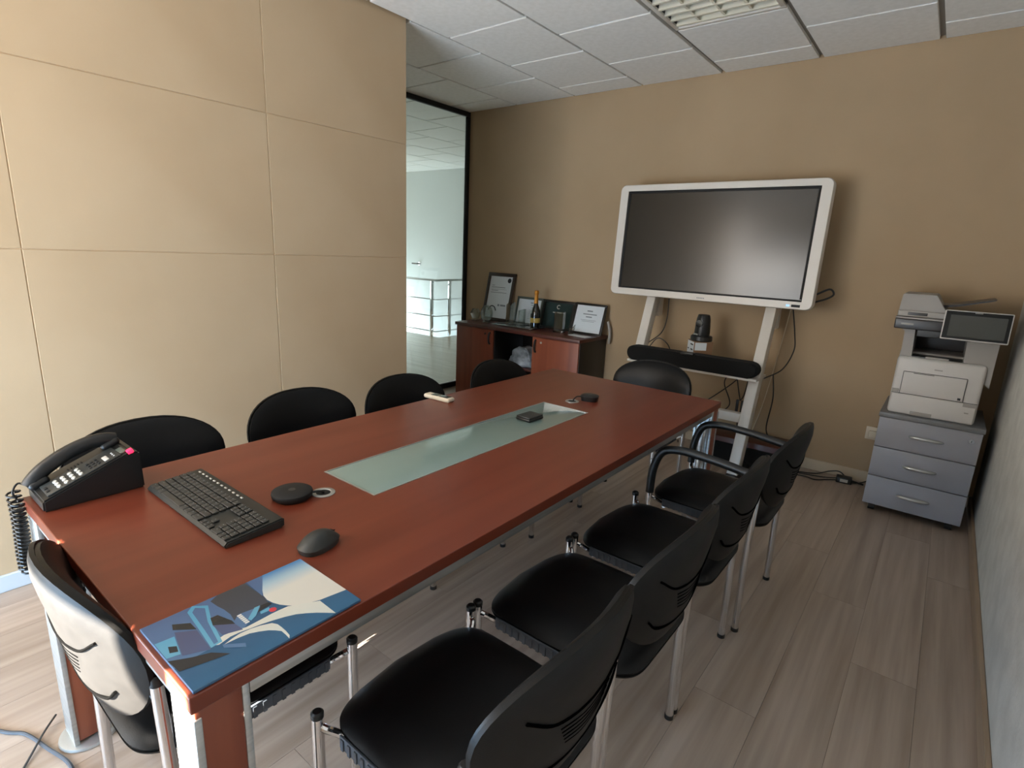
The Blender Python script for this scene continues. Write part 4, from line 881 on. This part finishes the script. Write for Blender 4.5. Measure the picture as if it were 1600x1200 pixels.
bm = bmesh.new(); prism(bm, [(-0.2, 0.475), (-0.2, 0.465), (-0.185, 0.45), (-0.182, 0.318), (-0.132, 0.318), (-0.14, 0.475)], 'y', 0.03, 0.38); obj('support_column', bm, M['printer_g'], pr)
bm = bmesh.new(); prism(bm, [(0.09, 0.318), (0.215, 0.2), (0.215, 0.475), (0.085, 0.475)], 'y', 0.03, 0.40); obj('support_column', bm, M['printer_g'], pr)
pbx('column_back', (-0.14, 0.34, 0.318), (0.09, 0.38, 0.475), M['printer_d'], 0.002)
pbx('scanner_underside', (-0.13, 0.01, 0.43), (0.1, 0.3, 0.472), M['darkgrey'], 0.004)
sc0 = pbx('scanner_unit', (-0.235, -0.03, 0.468), (0.19, 0.38, 0.522), M['printer_d'], 0.006)
pbx('scanner_badge', (-0.205, -0.0315, 0.49), (-0.15, -0.029, 0.5), M['printer_g'], 0.0005, sc0)
pbx('scanner_lip', (-0.235, -0.031, 0.522), (0.19, 0.38, 0.531), M['printer_g'], 0.002)
lid = pbx('scanner_lid', (-0.23, -0.025, 0.534), (0.19, 0.38, 0.566), M['printer_g'], 0.006)
pbx('lid_grip', (-0.185, -0.027, 0.543), (-0.1, -0.023, 0.558), M['printer_d'], 0.001, lid)
bm = bmesh.new(); prism(bm, [(-0.228, 0.566), (-0.018, 0.566), (-0.045, 0.6), (-0.075, 0.652), (-0.222, 0.652)], 'y', -0.02, 0.36); bmesh.ops.bevel(bm, geom=bm.edges[:], offset=0.004, segments=2, affect='EDGES'); obj('document_feeder', bm, M['printer_g'], pr)
bm = bmesh.new(); prism(bm, [(-0.06, 0.585), (0.02, 0.60), (0.16, 0.64), (0.165, 0.648), (0.02, 0.612), (-0.06, 0.6)], 'y', 0.06, 0.32); obj('feeder_tray', bm, M['printer_d'], pr)
tp = bpy.data.objects.new('touch_panel', None); 
ang = -0.22; RT = Matrix.Rotation(ang, 4, 'X')
def tpart(nm, c, s, m, bev, par=None):
    bm = bmesh.new(); bx(bm, c, s, bev); bm.transform(Matrix.Translation((0.103, -0.075, 0.515)) @ RT); return obj(nm, bm, m, par or pr)
tq = tpart('touch_panel', (0, 0, 0), (0.265, 0.018, 0.148), M['printer'], 0.005)
tpart('panel_bezel', (0, -0.0088, 0), (0.255, 0.003, 0.138), M['blackm'], 0.001, tq)
tpart('panel_display', (0.003, -0.0105, -0.004), (0.22, 0.001, 0.108), M['lcd'], 0, tq)
tpart('status_bar', (0.0, -0.0105, 0.065), (0.03, 0.001, 0.004), M['printer_g'], 0, tq)
tpart('panel_arm', (0, 0.03, -0.02), (0.06, 0.05, 0.05), M['darkgrey'], 0.005, tq)
# wall socket
so = thing('wall_socket', 'ivory wall socket left of the drawer unit', 'socket', (-0.232, B, 0.337))
obj('plate', box((-0.04, -0.012, -0.042), (0.04, 0, 0.042), 0.004), M['ivory'], so)
obj('plug', box((-0.022, -0.045, -0.022), (0.022, -0.012, 0.022), 0.006), M['ivory'], so)
